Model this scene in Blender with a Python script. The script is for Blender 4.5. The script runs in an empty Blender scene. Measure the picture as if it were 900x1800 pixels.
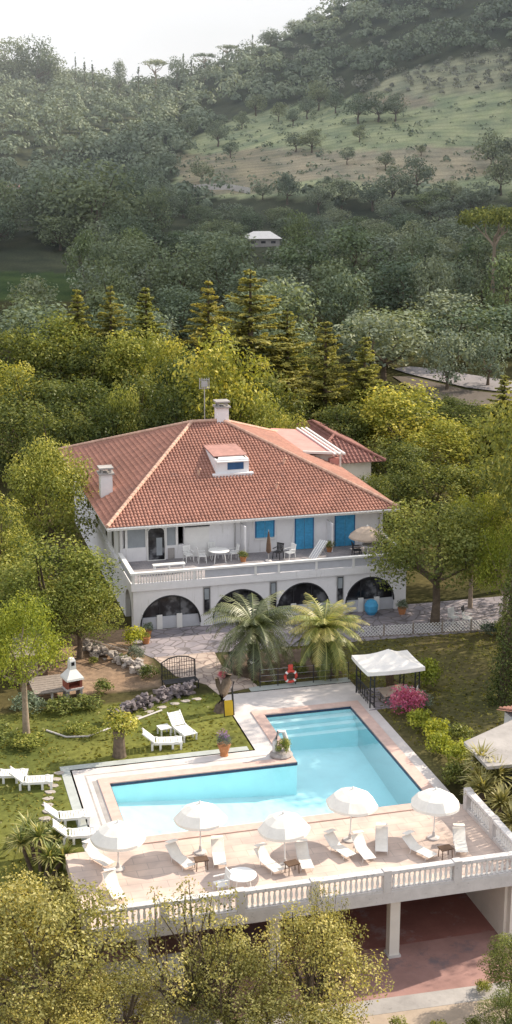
import bpy, math, random
import numpy as np
R = math.radians
PI = math.pi
random.seed(7)
RNG = np.random.default_rng(7)
SC = bpy.context.scene
COL = SC.collection

# ------------------------------------------------------------------ camera
F, PITCH, HC, A = 2450.0, R(14.7), 27.0, R(14.9)      # focal (px of 1800 high), pitch, height, house axis turn
CA, SA = math.cos(A), math.sin(A)
cam = bpy.data.cameras.new('camera'); camo = bpy.data.objects.new('camera', cam); COL.objects.link(camo)
cam.sensor_fit = 'VERTICAL'; cam.sensor_height = 36.0; cam.lens = 36.0 * F / 1800.0
cam.clip_start = 1.0; cam.clip_end = 4000.0
camo.location = (0, 0, HC); camo.rotation_euler = (PI / 2 - PITCH, 0, 0)
SC.camera = camo
SC.view_settings.view_transform = 'Standard'; SC.view_settings.look = 'None'
SC.view_settings.exposure = 0.0; SC.view_settings.gamma = 1.0


def W(u, v, z=0.0):
    return (u * CA - v * SA, u * SA + v * CA, z)


def UVof(X, Y):
    return (X * CA + Y * SA, -X * SA + Y * CA)


def ray(px, py):
    dx = (px - 450) / F; dy = (900 - py) / F
    return (dx, math.cos(PITCH) + dy * math.sin(PITCH), -math.sin(PITCH) + dy * math.cos(PITCH))


# ------------------------------------------------------------------ terrain
def sstep(x, a, b):
    t = np.clip((np.asarray(x, float) - a) / (b - a), 0, 1)
    return t * t * (3 - 2 * t)


RS = np.array([-1.2, -.6, -.3, -.18, -.12, -.07, -.04, .02, .07, .12, .18, .4, 1.5])
RZ = np.array([60., 58., 57., 56., 51., 48., 53., 66., 82., 93., 104., 120., 120.])


def hgt(X, Y):
    X = np.asarray(X, float); Y = np.asarray(Y, float)
    u = X * CA + Y * SA; v = -X * SA + Y * CA
    s = X / np.maximum(Y, 60)
    low = np.interp(Y, [0, 105, 150, 220, 300, 340, 2000], [0, 0, 2, 5.5, 10, 12, 12])
    low = np.where(Y < 60, 0, low)
    t = np.clip((Y - 300) / 270.0, 0, 1)
    ridge = (np.interp(s, RS, RZ) - 12) * t ** 1.35
    bey = np.clip((Y - 570) / 400, 0, 1)
    z = low + ridge * (1 - .35 * bey)
    z = z + sstep(Y, 200, 330) * (1.6 * np.sin(X * .045 + 1) * np.sin(Y * .037) + .7 * np.sin(X * .11) * np.sin(Y * .09 + 2))
    # unseen spur outside the frame, shaped to block sun from the valley
    w = X - (.215 * Y + 8)
    spur = 1.06 * np.clip(w, 0, 260) * sstep(Y - (118 + .56 * X), 0, 60)
    z = z + spur * sstep(Y, 120, 190)
    # drop in front
    d = sstep(-v, -54, -45)
    dl = np.where(u < 5.6, d, np.where(u > 22.3, sstep(-v, -53.5, -45.5), 0))
    inside = ((u > 5.6) & (u < 22.3) & (v < 50)) | ((u > 6.8) & (u < 22.3) & (v < 57.5)) | ((u > 15.3) & (u < 22.3) & (v < 64.4))
    z = z - 3.2 * np.where(inside, 1.0, dl)
    return z


def hz(X, Y):
    return float(hgt(np.array([X]), np.array([Y]))[0])


def on_ground(px, py):
    d = ray(px, py); t = 35.0
    while t < 1500:
        if HC + d[2] * t <= hz(d[0] * t, d[1] * t):
            return (d[0] * t, d[1] * t, hz(d[0] * t, d[1] * t))
        t += .25 + t * .002
    return None


# ------------------------------------------------------------------ nodes / materials
def new_mat(name):
    m = bpy.data.materials.new(name); m.use_nodes = True
    nt = m.node_tree; nt.nodes.clear()
    out = nt.nodes.new('ShaderNodeOutputMaterial')
    return m, nt, out


def N(nt, typ, **kw):
    n = nt.nodes.new(typ)
    for k, val in kw.items():
        if k.startswith('i_'):
            n.inputs[k[2:].replace('_', ' ')].default_value = val
        else:
            setattr(n, k, val)
    return n


def ramp(nt, stops, fac=None):
    r = nt.nodes.new('ShaderNodeValToRGB'); e = r.color_ramp.elements
    while len(e) > 1: e.remove(e[0])
    e[0].position = stops[0][0]; e[0].color = (*stops[0][1], 1)
    for p, c in stops[1:]:
        x = e.new(p); x.color = (*c, 1)
    if fac is not None: nt.links.new(fac, r.inputs['Fac'])
    return r


def mixc(nt, fac, a, b, mode='MIX'):
    m = nt.nodes.new('ShaderNodeMix'); m.data_type = 'RGBA'; m.blend_type = mode
    for val, key in ((fac, 0), (a, 6), (b, 7)):
        if hasattr(val, 'links') or isinstance(val, bpy.types.NodeSocket):
            nt.links.new(val, m.inputs[key])
        elif key == 0: m.inputs[0].default_value = val
        else: m.inputs[key].default_value = (*val, 1)
    return m.outputs[2]


def mat_plain(name, col, rough=.75, var=.18, scale=3.0, bump=.0, metal=0.0, spec=.3, stain=None, tint=False, bscale=None, streak=False):
    m, nt, out = new_mat(name)
    b = N(nt, 'ShaderNodeBsdfPrincipled'); nt.links.new(b.outputs[0], out.inputs[0])
    b.inputs['Roughness'].default_value = rough; b.inputs['Metallic'].default_value = metal
    b.inputs['Specular IOR Level'].default_value = spec
    tc = N(nt, 'ShaderNodeTexCoord')
    n1 = N(nt, 'ShaderNodeTexNoise'); n1.inputs['Scale'].default_value = scale; n1.inputs['Detail'].default_value = 5
    n1.inputs['Roughness'].default_value = .65
    nt.links.new(tc.outputs['Object'], n1.inputs['Vector'])
    lo = tuple(c * (1 - var) for c in col); hi = tuple(min(1, c * (1 + var)) for c in col)
    c = ramp(nt, [(.3, lo), (.7, hi)], n1.outputs['Fac']).outputs[0]
    if tint:
        at = N(nt, 'ShaderNodeAttribute', attribute_name='tint')
        r2 = ramp(nt, [(0, (.83, .82, .82)), (.5, (1, 1, 1)), (1, (1.16, 1.14, 1.12))], at.outputs['Fac'])
        c = mixc(nt, 1.0, c, r2.outputs[0], 'MULTIPLY')
    if stain:
        n2 = N(nt, 'ShaderNodeTexNoise'); n2.inputs['Scale'].default_value = stain[1]; n2.inputs['Detail'].default_value = 6
        n2.inputs['Roughness'].default_value = .75
        if streak:
            mpn = N(nt, 'ShaderNodeMapping'); mpn.inputs['Scale'].default_value = (2.2, 2.2, .22); nt.links.new(tc.outputs['Object'], mpn.inputs['Vector']); nt.links.new(mpn.outputs[0], n2.inputs['Vector'])
        else: nt.links.new(tc.outputs['Object'], n2.inputs['Vector'])
        r3 = ramp(nt, [(stain[2], (0, 0, 0)), (stain[2] + .12, (1, 1, 1))], n2.outputs['Fac'])
        c = mixc(nt, r3.outputs[0], c, stain[0])
    nt.links.new(c, b.inputs['Base Color'])
    if bump:
        n3 = N(nt, 'ShaderNodeTexNoise'); n3.inputs['Scale'].default_value = bscale or scale * 6; n3.inputs['Detail'].default_value = 4
        nt.links.new(tc.outputs['Object'], n3.inputs['Vector'])
        bp = N(nt, 'ShaderNodeBump'); bp.inputs['Strength'].default_value = bump; bp.inputs['Distance'].default_value = .03
        nt.links.new(n3.outputs['Fac'], bp.inputs['Height']); nt.links.new(bp.outputs[0], b.inputs['Normal'])
    return m


def mat_leaf(name, c1, c2, c3, trans=.35, gloss=.015):
    m, nt, out = new_mat(name)
    at = N(nt, 'ShaderNodeAttribute', attribute_name='tint')
    oi = N(nt, 'ShaderNodeObjectInfo')
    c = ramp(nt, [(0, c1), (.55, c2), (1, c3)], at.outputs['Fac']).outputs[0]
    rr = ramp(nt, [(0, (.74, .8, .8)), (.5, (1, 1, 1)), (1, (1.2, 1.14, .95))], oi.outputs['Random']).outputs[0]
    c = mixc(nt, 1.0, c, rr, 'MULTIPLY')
    d = N(nt, 'ShaderNodeBsdfDiffuse'); t = N(nt, 'ShaderNodeBsdfTranslucent'); g = N(nt, 'ShaderNodeBsdfGlossy')
    g.inputs['Roughness'].default_value = .45
    nt.links.new(c, d.inputs[0])
    tcol = mixc(nt, 1.0, c, (1.25, 1.15, .6), 'MULTIPLY'); nt.links.new(tcol, t.inputs[0])
    mx = N(nt, 'ShaderNodeMixShader'); mx.inputs[0].default_value = trans
    nt.links.new(d.outputs[0], mx.inputs[1]); nt.links.new(t.outputs[0], mx.inputs[2])
    m2 = N(nt, 'ShaderNodeMixShader'); m2.inputs[0].default_value = gloss
    nt.links.new(mx.outputs[0], m2.inputs[1]); nt.links.new(g.outputs[0], m2.inputs[2])
    nt.links.new(m2.outputs[0], out.inputs[0])
    return m


def mat_paving(name, c1, c2, mortar, scale=1.6, w=.06, bump=.4, kind='voronoi', brick=(1.2, .6)):
    m, nt, out = new_mat(name)
    b = N(nt, 'ShaderNodeBsdfPrincipled'); nt.links.new(b.outputs[0], out.inputs[0])
    b.inputs['Roughness'].default_value = .85; b.inputs['Specular IOR Level'].default_value = .2
    tc = N(nt, 'ShaderNodeTexCoord')
    n1 = N(nt, 'ShaderNodeTexNoise'); n1.inputs['Scale'].default_value = .8; n1.inputs['Detail'].default_value = 6
    nt.links.new(tc.outputs['Object'], n1.inputs['Vector'])
    if kind == 'voronoi':
        v1 = N(nt, 'ShaderNodeTexVoronoi', feature='F1'); v2 = N(nt, 'ShaderNodeTexVoronoi', feature='DISTANCE_TO_EDGE')
        for v in (v1, v2):
            v.inputs['Scale'].default_value = scale; nt.links.new(tc.outputs['Object'], v.inputs['Vector'])
        sp = N(nt, 'ShaderNodeSeparateColor'); nt.links.new(v1.outputs['Color'], sp.inputs[0])
        c = ramp(nt, [(0, c1), (1, c2)], sp.outputs[0]).outputs[0]
        e = ramp(nt, [(w * .5, (0, 0, 0)), (w, (1, 1, 1))], v2.outputs['Distance']).outputs[0]
        c = mixc(nt, e, mortar, c)
        hgt_ = e
    else:
        bk = N(nt, 'ShaderNodeTexBrick'); nt.links.new(tc.outputs['Object'], bk.inputs['Vector'])
        bk.inputs['Color1'].default_value = (*c1, 1); bk.inputs['Color2'].default_value = (*c2, 1)
        bk.inputs['Mortar'].default_value = (*mortar, 1); bk.inputs['Scale'].default_value = scale
        bk.inputs['Mortar Size'].default_value = w; bk.inputs['Brick Width'].default_value = brick[0]
        bk.inputs['Row Height'].default_value = brick[1]
        c = bk.outputs['Color']; hgt_ = bk.outputs['Fac']
    k = ramp(nt, [(.3, (.72, .72, .74)), (.7, (1.18, 1.14, 1.1))], n1.outputs['Fac']).outputs[0]
    c = mixc(nt, 1.0, c, k, 'MULTIPLY')
    nt.links.new(c, b.inputs['Base Color'])
    return m


M = {}
M['white'] = mat_plain('white_painted_wall', (.77, .76, .78), .8, .06, 1.2, .15, stain=((.56, .55, .54), 1.7, .58), streak=True)
M['white_wall_warm'] = mat_plain('warm_white_wall', (.76, .72, .66), .85, .07, 1.0, .15, stain=((.5, .45, .4), 1.3, .62))
M['trim'] = mat_plain('white_trim_paint', (.77, .76, .75), .6, .05, 2, 0, stain=((.5, .47, .42), 5, .66))
M['stonewhite'] = mat_plain('weathered_white_concrete', (.57, .54, .53), .8, .1, 2.5, .2, stain=((.22, .2, .19), 7, .6))
M['railtop'] = mat_plain('speckled_rail_cap', (.62, .6, .6), .8, .1, 3, .2, stain=((.08, .08, .09), 9, .56))
M['grey_panel'] = mat_plain('grey_panel', (.5, .51, .56), .7, .08, 2)
M['grey_conc'] = mat_plain('grey_concrete', (.36, .34, .33), .9, .2, .9, .3, stain=((.2, .19, .18), 1.5, .6))
M['plastic'] = mat_plain('white_plastic', (.77, .77, .76), .4, .04, 4)
M['fabric'] = mat_plain('cream_white_fabric', (.8, .77, .72), .9, .07, 3, .1, stain=((.66, .62, .56), 2.2, .64))
M['canvas'] = mat_plain('gazebo_canvas', (.82, .79, .76), .9, .06, 1.5, .1, stain=((.6, .55, .5), 2, .65))
M['beige_canvas'] = mat_plain('beige_canvas', (.45, .36, .29), .9, .12, 3)
M['blue'] = mat_plain('blue_painted_wood', (.07, .33, .58), .6, .15, 6)
M['blue_dark'] = mat_plain('dark_blue_paint', (.03, .14, .32), .6, .15, 6)
M['dark'] = mat_plain('opening_shade', (.015, .014, .016), .7, .3, 2)  # near-black colour stands in for the shade inside openings
M['black_metal'] = mat_plain('black_metal', (.03, .03, .035), .5, .2, 6)
M['grey_metal'] = mat_plain('grey_metal', (.45, .45, .46), .4, .1, 6, metal=.6)
M['brown_wood'] = mat_plain('brown_wood', (.12, .075, .05), .75, .3, 4, .2)
M['grey_wood'] = mat_plain('weathered_wood', (.27, .23, .2), .85, .25, 5, .3)
M['brick'] = mat_plain('red_brick', (.32, .1, .07), .85, .25, 8, .3)
M['terracotta'] = mat_plain('terracotta', (.45, .2, .09), .8, .2, 6)
M['pink_coping'] = mat_plain('pink_coping', (.58, .42, .37), .75, .12, 3, .1, stain=((.4, .33, .3), 4, .62))
M['teal_conc'] = mat_plain('pale_teal_strip', (.4, .43, .42), .7, .12, 2)
M['bark'] = mat_plain('bark', (.13, .1, .075), .95, .35, 5, .6)
M['pale_bark'] = mat_plain('pale_bark', (.33, .26, .2), .95, .25, 5, .5)
M['rock'] = mat_plain('stone', (.34, .31, .3), .95, .3, 2.5, .6)
M['dark_rock'] = mat_plain('dark_stone', (.16, .14, .15), .95, .35, 3, .6)
M['soil'] = mat_plain('soil', (.14, .1, .075), 1, .3, 2, .5)
M['red'] = mat_plain('red_plastic', (.6, .08, .06), .5, .1, 4)
M['yellow'] = mat_plain('yellow_paint', (.6, .4, .03), .6, .1, 4)
M['garage_floor'] = mat_plain('red_garage_floor', (.29, .13, .11), .75, .2, .7, .1, stain=((.34, .24, .24), .9, .55))
M['driveway'] = mat_plain('pink_driveway', (.34, .2, .18), .85, .2, .8, .2, stain=((.2, .15, .16), .6, .55))
M['tile'] = mat_plain('terracotta_tile', (.38, .195, .15), .85, .16, .45, 0, tint=True, stain=((.27, .16, .14), 1.1, .57))
M['tile_dark'] = mat_plain('old_tile', (.29, .14, .12), .85, .22, .6, 0, tint=True)
M['ridge_tile'] = mat_plain('ridge_tile', (.54, .35, .27), .8, .2, 5, 0, tint=True)
M['pink_panel'] = mat_plain('pink_roof_panel', (.58, .28, .25), .7, .15, 1.2)
M['seal'] = mat_plain('blue_grey_window_film', (.3, .33, .36), .3, .15, 1)

# glass
m, nt, out = new_mat('dark_window_glass')
b = N(nt, 'ShaderNodeBsdfPrincipled'); nt.links.new(b.outputs[0], out.inputs[0])
tc = N(nt, 'ShaderNodeTexCoord'); n1 = N(nt, 'ShaderNodeTexNoise'); n1.inputs['Scale'].default_value = 1.6; n1.inputs['Detail'].default_value = 3
nt.links.new(tc.outputs['Object'], n1.inputs['Vector'])
r = ramp(nt, [(.42, (.012, .012, .015)), (.55, (.04, .042, .048)), (.66, (.16, .165, .18))], n1.outputs['Fac'])  # pale noise patches paint reflections into the glass colour
nt.links.new(r.outputs[0], b.inputs['Base Color']); b.inputs['Roughness'].default_value = .12; b.inputs['Specular IOR Level'].default_value = .35
M['glass'] = m

# pool water: clear surface, absorbing volume
m, nt, out = new_mat('pool_water')
tr = N(nt, 'ShaderNodeBsdfTransparent'); gl = N(nt, 'ShaderNodeBsdfGlossy'); gl.inputs['Roughness'].default_value = .06
fr = N(nt, 'ShaderNodeFresnel'); fr.inputs['IOR'].default_value = 1.18
tc = N(nt, 'ShaderNodeTexCoord'); n1 = N(nt, 'ShaderNodeTexNoise'); n1.inputs['Scale'].default_value = 1.6; n1.inputs['Detail'].default_value = 3
nt.links.new(tc.outputs['Object'], n1.inputs['Vector'])
bp = N(nt, 'ShaderNodeBump'); bp.inputs['Strength'].default_value = .3; bp.inputs['Distance'].default_value = .06
nt.links.new(n1.outputs['Fac'], bp.inputs['Height']); nt.links.new(bp.outputs[0], gl.inputs['Normal']); nt.links.new(bp.outputs[0], fr.inputs['Normal'])
mx = N(nt, 'ShaderNodeMixShader'); nt.links.new(fr.outputs[0], mx.inputs[0]); nt.links.new(tr.outputs[0], mx.inputs[1]); nt.links.new(gl.outputs[0], mx.inputs[2])
nt.links.new(mx.outputs[0], out.inputs['Surface'])
va = N(nt, 'ShaderNodeVolumeAbsorption'); va.inputs['Color'].default_value = (.35, .86, .98, 1); va.inputs['Density'].default_value = .06
nt.links.new(va.outputs[0], out.inputs['Volume'])
M['water'] = m
M['pool_lining'] = mat_plain('pool_lining', (.6, .9, .95), .6, .06, .6)

# foliage; dark low ends and bright tips put self-shade and highlights into colour
M['leaf_gold'] = mat_leaf('golden_green_leaf', (.06, .085, .022), (.27, .3, .07), (.6, .56, .16), .36)
M['leaf_lime'] = mat_leaf('lime_leaf', (.1, .14, .025), (.32, .36, .055), (.52, .52, .09), .38)
M['leaf_olive'] = mat_leaf('olive_leaf', (.095, .1, .038), (.37, .35, .12), (.7, .62, .26), .36)
M['leaf_mid'] = mat_leaf('mid_green_leaf', (.065, .09, .03), (.2, .235, .07), (.42, .42, .13))
M['leaf_belt'] = mat_leaf('belt_green_leaf', (.035, .05, .02), (.11, .14, .042), (.27, .28, .08), .3)  # darkened, the belt's self-shade is put into the leaf colour
M['leaf_woodgreen'] = mat_leaf('wood_green_leaf', (.075, .105, .065), (.165, .22, .12), (.25, .31, .17), .25)
M['leaf_dark'] = mat_leaf('dark_green_leaf', (.085, .115, .085), (.18, .23, .155), (.27, .32, .22), .25)
M['leaf_far'] = mat_leaf('grey_green_leaf', (.125, .155, .125), (.25, .295, .22), (.36, .4, .3), .25)
M['leaf_hill'] = mat_leaf('hill_wood_leaf', (.1, .13, .105), (.2, .25, .19), (.29, .335, .26), .15)
M['needle'] = mat_leaf('golden_needle', (.1, .115, .04), (.36, .35, .11), (.62, .55, .2), .42)
M['needle_green'] = mat_leaf('green_needle', (.1, .12, .04), (.33, .34, .1), (.58, .54, .17), .42)
M['frond'] = mat_leaf('dark_frond', (.055, .08, .03), (.13, .16, .055), (.3, .3, .14), .25, .08)
M['frond_gold'] = mat_leaf('golden_frond', (.08, .115, .035), (.21, .26, .08), (.52, .47, .2), .3, .05)
M['yucca'] = mat_leaf('yucca_leaf', (.15, .15, .05), (.42, .37, .13), (.68, .58, .28), .3, .04)  # lightened so that sunlight on the yucca is in the leaf colour
M['pink_flower'] = mat_leaf('pink_flower', (.4, .07, .17), (.65, .16, .3), (.8, .34, .4), .35)
M['purple_flower'] = mat_leaf('purple_flower', (.16, .07, .26), (.27, .14, .42), (.5, .3, .55), .3)
M['lavender'] = mat_leaf('grey_lavender', (.09, .115, .1), (.17, .21, .18), (.28, .31, .28), .25)
M['grassblade'] = mat_leaf('grass_blade', (.08, .095, .025), (.19, .19, .045), (.34, .3, .08), .3)


# ------------------------------------------------------------------ mesh builder
class MB:
    def __init__(s):
        s.v = []; s.f = []; s.t = []

    def add(s, verts, faces, tint=.5):
        o = len(s.v); s.v.extend(verts)
        for f in faces:
            s.f.append([i + o for i in f]); s.t.append(tint)
        return s

    def bx(s, x0, x1, y0, y1, z0, z1, tint=.5):
        p = [(x0, y0, z0), (x1, y0, z0), (x1, y1, z0), (x0, y1, z0), (x0, y0, z1), (x1, y0, z1), (x1, y1, z1), (x0, y1, z1)]
        return s.add(p, [(3, 2, 1, 0), (4, 5, 6, 7), (0, 1, 5, 4), (1, 2, 6, 5), (2, 3, 7, 6), (3, 0, 4, 7)], tint)

    def rbx(s, c, sz, rz=0., rx=0., ry=0., tint=.5):
        hx, hy, hz_ = sz[0] / 2, sz[1] / 2, sz[2] / 2
        P = []
        for z in (-hz_, hz_):
            for x, y in ((-hx, -hy), (hx, -hy), (hx, hy), (-hx, hy)):
                X, Y, Z = x, y, z
                Y, Z = Y * math.cos(rx) - Z * math.sin(rx), Y * math.sin(rx) + Z * math.cos(rx)
                X, Z = X * math.cos(ry) + Z * math.sin(ry), -X * math.sin(ry) + Z * math.cos(ry)
                X, Y = X * math.cos(rz) - Y * math.sin(rz), X * math.sin(rz) + Y * math.cos(rz)
                P.append((X + c[0], Y + c[1], Z + c[2]))
        return s.add(P, [(3, 2, 1, 0), (4, 5, 6, 7), (0, 1, 5, 4), (1, 2, 6, 5), (2, 3, 7, 6), (3, 0, 4, 7)], tint)

    def tube(s, path, rad, n=8, tint=.5):
        if not hasattr(rad, '__len__'): rad = [rad] * len(path)
        P = np.array(path, float); V = []; Fc = []
        for i in range(len(P)):
            d = P[min(i + 1, len(P) - 1)] - P[max(i - 1, 0)]
            d = d / (np.linalg.norm(d) + 1e-9)
            a = np.cross(d, (0, 0, 1)) if abs(d[2]) < .95 else np.cross(d, (1, 0, 0))
            a /= np.linalg.norm(a); b = np.cross(d, a)
            for k in range(n):
                q = 2 * PI * k / n
                V.append(tuple(P[i] + rad[i] * (math.cos(q) * a + math.sin(q) * b)))
        for i in range(len(P) - 1):
            for k in range(n):
                Fc.append((i * n + k, i * n + (k + 1) % n, (i + 1) * n + (k + 1) % n, (i + 1) * n + k))
        Fc.append(tuple(range(n))); Fc.append(tuple(range((len(P) - 1) * n, len(P) * n))[::-1])
        return s.add(V, Fc, tint)

    def lathe(s, prof, n=12, c=(0, 0, 0), tint=.5):
        V = []; Fc = []
        for r_, z in prof:
            for k in range(n):
                q = 2 * PI * (k + .5) / n
                V.append((c[0] + r_ * math.cos(q), c[1] + r_ * math.sin(q), c[2] + z))
        for i in range(len(prof) - 1):
            for k in range(n):
                Fc.append((i * n + k, i * n + (k + 1) % n, (i + 1) * n + (k + 1) % n, (i + 1) * n + k))
        Fc.append(tuple(range(n))[::-1]); Fc.append(tuple(range((len(prof) - 1) * n, len(prof) * n)))
        return s.add(V, Fc, tint)

    def prism(s, poly, z0, z1, tint=.5):
        n = len(poly)
        V = [(x, y, z0) for x, y in poly] + [(x, y, z1) for x, y in poly]
        Fc = [tuple(range(n))[::-1], tuple(range(n, 2 * n))] + [(i, (i + 1) % n, n + (i + 1) % n, n + i) for i in range(n)]
        return s.add(V, Fc, tint)

    def slab(s, a, b, c, d, th, tint=.5):
        """thick quad, thickness downwards"""
        V = [a, b, c, d] + [(p[0], p[1], p[2] - th) for p in (a, b, c, d)]
        return s.add(V, [(0, 1, 2, 3), (7, 6, 5, 4), (0, 4, 5, 1), (1, 5, 6, 2), (2, 6, 7, 3), (3, 7, 4, 0)], tint)

    def mesh(s, name, smooth=False):
        me = bpy.data.meshes.new(name); me.from_pydata(s.v, [], s.f); me.update()
        at = me.attributes.new('tint', 'FLOAT', 'FACE'); at.data.foreach_set('value', np.array(s.t, dtype=np.float32))
        if smooth: me.polygons.foreach_set('use_smooth', [True] * len(me.polygons))
        return me

    def build(s, name, mat, parent=None, smooth=False, loc=None, rz=0, bevel=0):
        me = s.mesh(name, smooth); me.materials.append(mat)
        o = bpy.data.objects.new(name, me); COL.objects.link(o)
        if parent is not None: o.parent = parent
        if loc is not None: o.location = loc
        o.rotation_euler = (0, 0, rz)
        if bevel:
            bm = o.modifiers.new('bevel', 'BEVEL'); bm.width = bevel; bm.segments = 2; bm.limit_method = 'ANGLE'
        return o


def raw_mesh(name, V, nper, tint, mat, smooth=False):
    """V: (n*nper,3) vertices, faces of nper consecutive vertices, tint per face"""
    V = np.asarray(V, np.float32); nf = len(V) // nper
    me = bpy.data.meshes.new(name)
    me.vertices.add(len(V)); me.vertices.foreach_set('co', V.ravel())
    me.loops.add(len(V)); me.loops.foreach_set('vertex_index', np.arange(len(V), dtype=np.int32))
    me.polygons.add(nf); me.polygons.foreach_set('loop_start', np.arange(0, len(V), nper, dtype=np.int32))
    me.update(calc_edges=True)
    at = me.attributes.new('tint', 'FLOAT', 'FACE'); at.data.foreach_set('value', np.asarray(tint, np.float32))
    me.materials.append(mat)
    return me


def tag(o, label=None, cat=None, group=None, kind=None):
    if label: o['label'] = label
    if cat: o['category'] = cat
    if group: o['group'] = group
    if kind: o['kind'] = kind
    return o


def thing(name, label, cat, loc=(0, 0, 0), rz=0, group=None, scale=None):
    o = bpy.data.objects.new(name, None); COL.objects.link(o); o.empty_display_size = .2
    o.location = loc; o.rotation_euler = (0, 0, rz)
    if scale is not None: o.scale = (scale, scale, scale) if not hasattr(scale, '__len__') else scale
    return tag(o, label, cat, group)


def inst(name, mesh, parent, loc=None):
    o = bpy.data.objects.new(name, mesh); COL.objects.link(o); o.parent = parent
    if loc is not None: o.location = loc
    return o


def dup(root, label, loc, rz, group=None, scale=None):
    r = root.copy(); COL.objects.link(r); r.location = loc; r.rotation_euler = (0, 0, rz)
    r['label'] = label
    if group: r['group'] = group
    if scale is not None: r.scale = (scale,) * 3
    for ch in list(root.children):
        c = ch.copy(); COL.objects.link(c); c.parent = r
        for g in ch.children:
            d = g.copy(); COL.objects.link(d); d.parent = c
    return r


def struct(name, mb, mat, loc=(0, 0, 0), rz=0):
    o = mb.build(name, mat, None, loc=loc, rz=rz); o['kind'] = 'structure'; return o


def hloc(u, v, z=0.):
    return W(u, v, z)


# ------------------------------------------------------------------ foliage generators
def unit(a):
    return a / (np.linalg.norm(a, axis=1, keepdims=True) + 1e-9)


def leaf_quads(rng, pos, nrm, size, aspect=.55, droop=0.):
    n = len(pos); nrm = unit(nrm)
    r_ = unit(rng.normal(size=(n, 3)) + np.array([0, 0, -droop]))
    ax = unit(r_ - nrm * np.sum(r_ * nrm, 1, keepdims=True)); bx = np.cross(nrm, ax)
    sz = np.broadcast_to(np.asarray(size, float).reshape(-1, 1), (n, 1))
    L = ax * sz * .5; Wd = bx * sz * .5 * aspect; up = nrm * sz * .08
    V = np.empty((n, 4, 3)); V[:, 0] = pos - L; V[:, 1] = pos + Wd + up; V[:, 2] = pos + L; V[:, 3] = pos - Wd + up
    return V.reshape(-1, 3)


def clump_crown(rng, clumps, leaf, dens, flat=.8, upb=.45, core=.5, aspect=.6):
    PV = []; NV = []; SV = []; TV = []
    for (x, y, z, r_) in clumps:
        n = max(6, int(dens * r_ * r_ / (leaf * leaf)))
        d = unit(rng.normal(size=(n, 3))); rad = r_ * rng.uniform(core, 1.1, (n, 1)) ** .8
        p = d * rad * np.array([1, 1, flat]) + np.array([x, y, z])
        PV.append(p); NV.append(d * .7 + rng.normal(size=(n, 3)) * .55 + np.array([0, 0, upb]))
        SV.append(leaf * rng.uniform(.65, 1.3, n))
        ct = rng.normal(0, .16)
        TV.append(np.clip(.5 + ct + d[:, 2] * .14 + rng.normal(0, .15, n), 0, 1))  # upper leaves lighter, lit clump tops put into the tint
    P = np.concatenate(PV); Nn = np.concatenate(NV); S = np.concatenate(SV); T = np.concatenate(TV)
    return leaf_quads(rng, P, Nn, S, aspect), T


def broad_clumps(rng, rx, rz, cz, n, rr=(.2, .36), zmin=-.55):
    out = []
    while len(out) < n:
        d = rng.normal(size=3); d /= np.linalg.norm(d)
        if d[2] < zmin: continue
        k = rng.uniform(.25, 1.0) ** .5
        r_ = rx * rng.uniform(*rr)
        out.append((d[0] * (rx - r_ * .6) * k, d[1] * (rx - r_ * .6) * k, cz + d[2] * (rz - r_ * .5) * k, r_))
    return out


def limb_trunk(rng, cz, h0, rx, clumps, r0=.22, nl=9, lean=(0, 0)):
    mb = MB()
    top = (lean[0], lean[1], h0)
    mid = (lean[0] * .4 + rng.normal(0, .06), lean[1] * .4 + rng.normal(0, .06), h0 * .5)
    mb.tube([(0, 0, -.5), (0, 0, .05), mid, top], [r0 * 1.5, r0 * 1.15, r0 * .85, r0 * .7], 9)
    idx = rng.permutation(len(clumps))[:nl]
    for i in idx:
        c = np.array(clumps[i][:3]); s0 = np.array(top) * rng.uniform(.8, 1.0)
        m1 = s0 * .45 + c * .55 + np.array([rng.normal(0, .12) * rx, rng.normal(0, .12) * rx, -.08 * rx])
        mb.tube([tuple(s0), tuple(m1), tuple(c)], [r0 * .5, r0 * .28, r0 * .08], 6)
    return mb


PROTO = {}


def proto_broad(kind, mat, rx, rz, cz, h0, n, leaf, dens, seeds, trunk='bark', rr=(.2, .36), r0=.2, zmin=-.55, flat=.8, core=.5, nl=9):
    PROTO[kind] = []
    for sd in seeds:
        rng = np.random.default_rng(sd)
        cl = broad_clumps(rng, rx, rz, cz, n, rr, zmin)
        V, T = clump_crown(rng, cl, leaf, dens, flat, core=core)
        cm = raw_mesh('crown', V, 4, T, M[mat])
        tm = limb_trunk(rng, cz, h0, rx, cl, r0, nl).mesh('trunk', True); tm.materials.append(M[trunk])
        PROTO[kind].append((tm, cm))


# unit-ish trees, about 8 m tall, 6 m wide
proto_broad('near_gold', 'leaf_gold', 3.1, 3.0, 3.9, 2.4, 84, .145, 5.4, (1, 2, 3), rr=(.18, .34), zmin=-.85)
proto_broad('near_lime', 'leaf_lime', 3.1, 2.6, 4.4, 3.0, 70, .145, 5.2, (4, 5), rr=(.17, .32), trunk='pale_bark')
proto_broad('near_olive', 'leaf_olive', 3.1, 2.7, 3.6, 2.0, 105, .12, 4.0, (6, 7, 8), rr=(.13, .27), trunk='bark', nl=22, zmin=-.8)
proto_broad('sparse', 'leaf_olive', 2.6, 2.5, 4.0, 1.8, 74, .11, 3.0, (9,), rr=(.1, .2), trunk='bark', nl=40, r0=.14)
proto_broad('near_mid', 'leaf_mid', 3.1, 2.7, 4.2, 2.6, 84, .145, 5.4, (10, 11), rr=(.18, .33), zmin=-.7)
proto_broad('belt_gold', 'leaf_gold', 3.2, 3.6, 3.8, 1.8, 66, .23, 5.4, (12, 13, 14), rr=(.2, .38), zmin=-.95)
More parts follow.
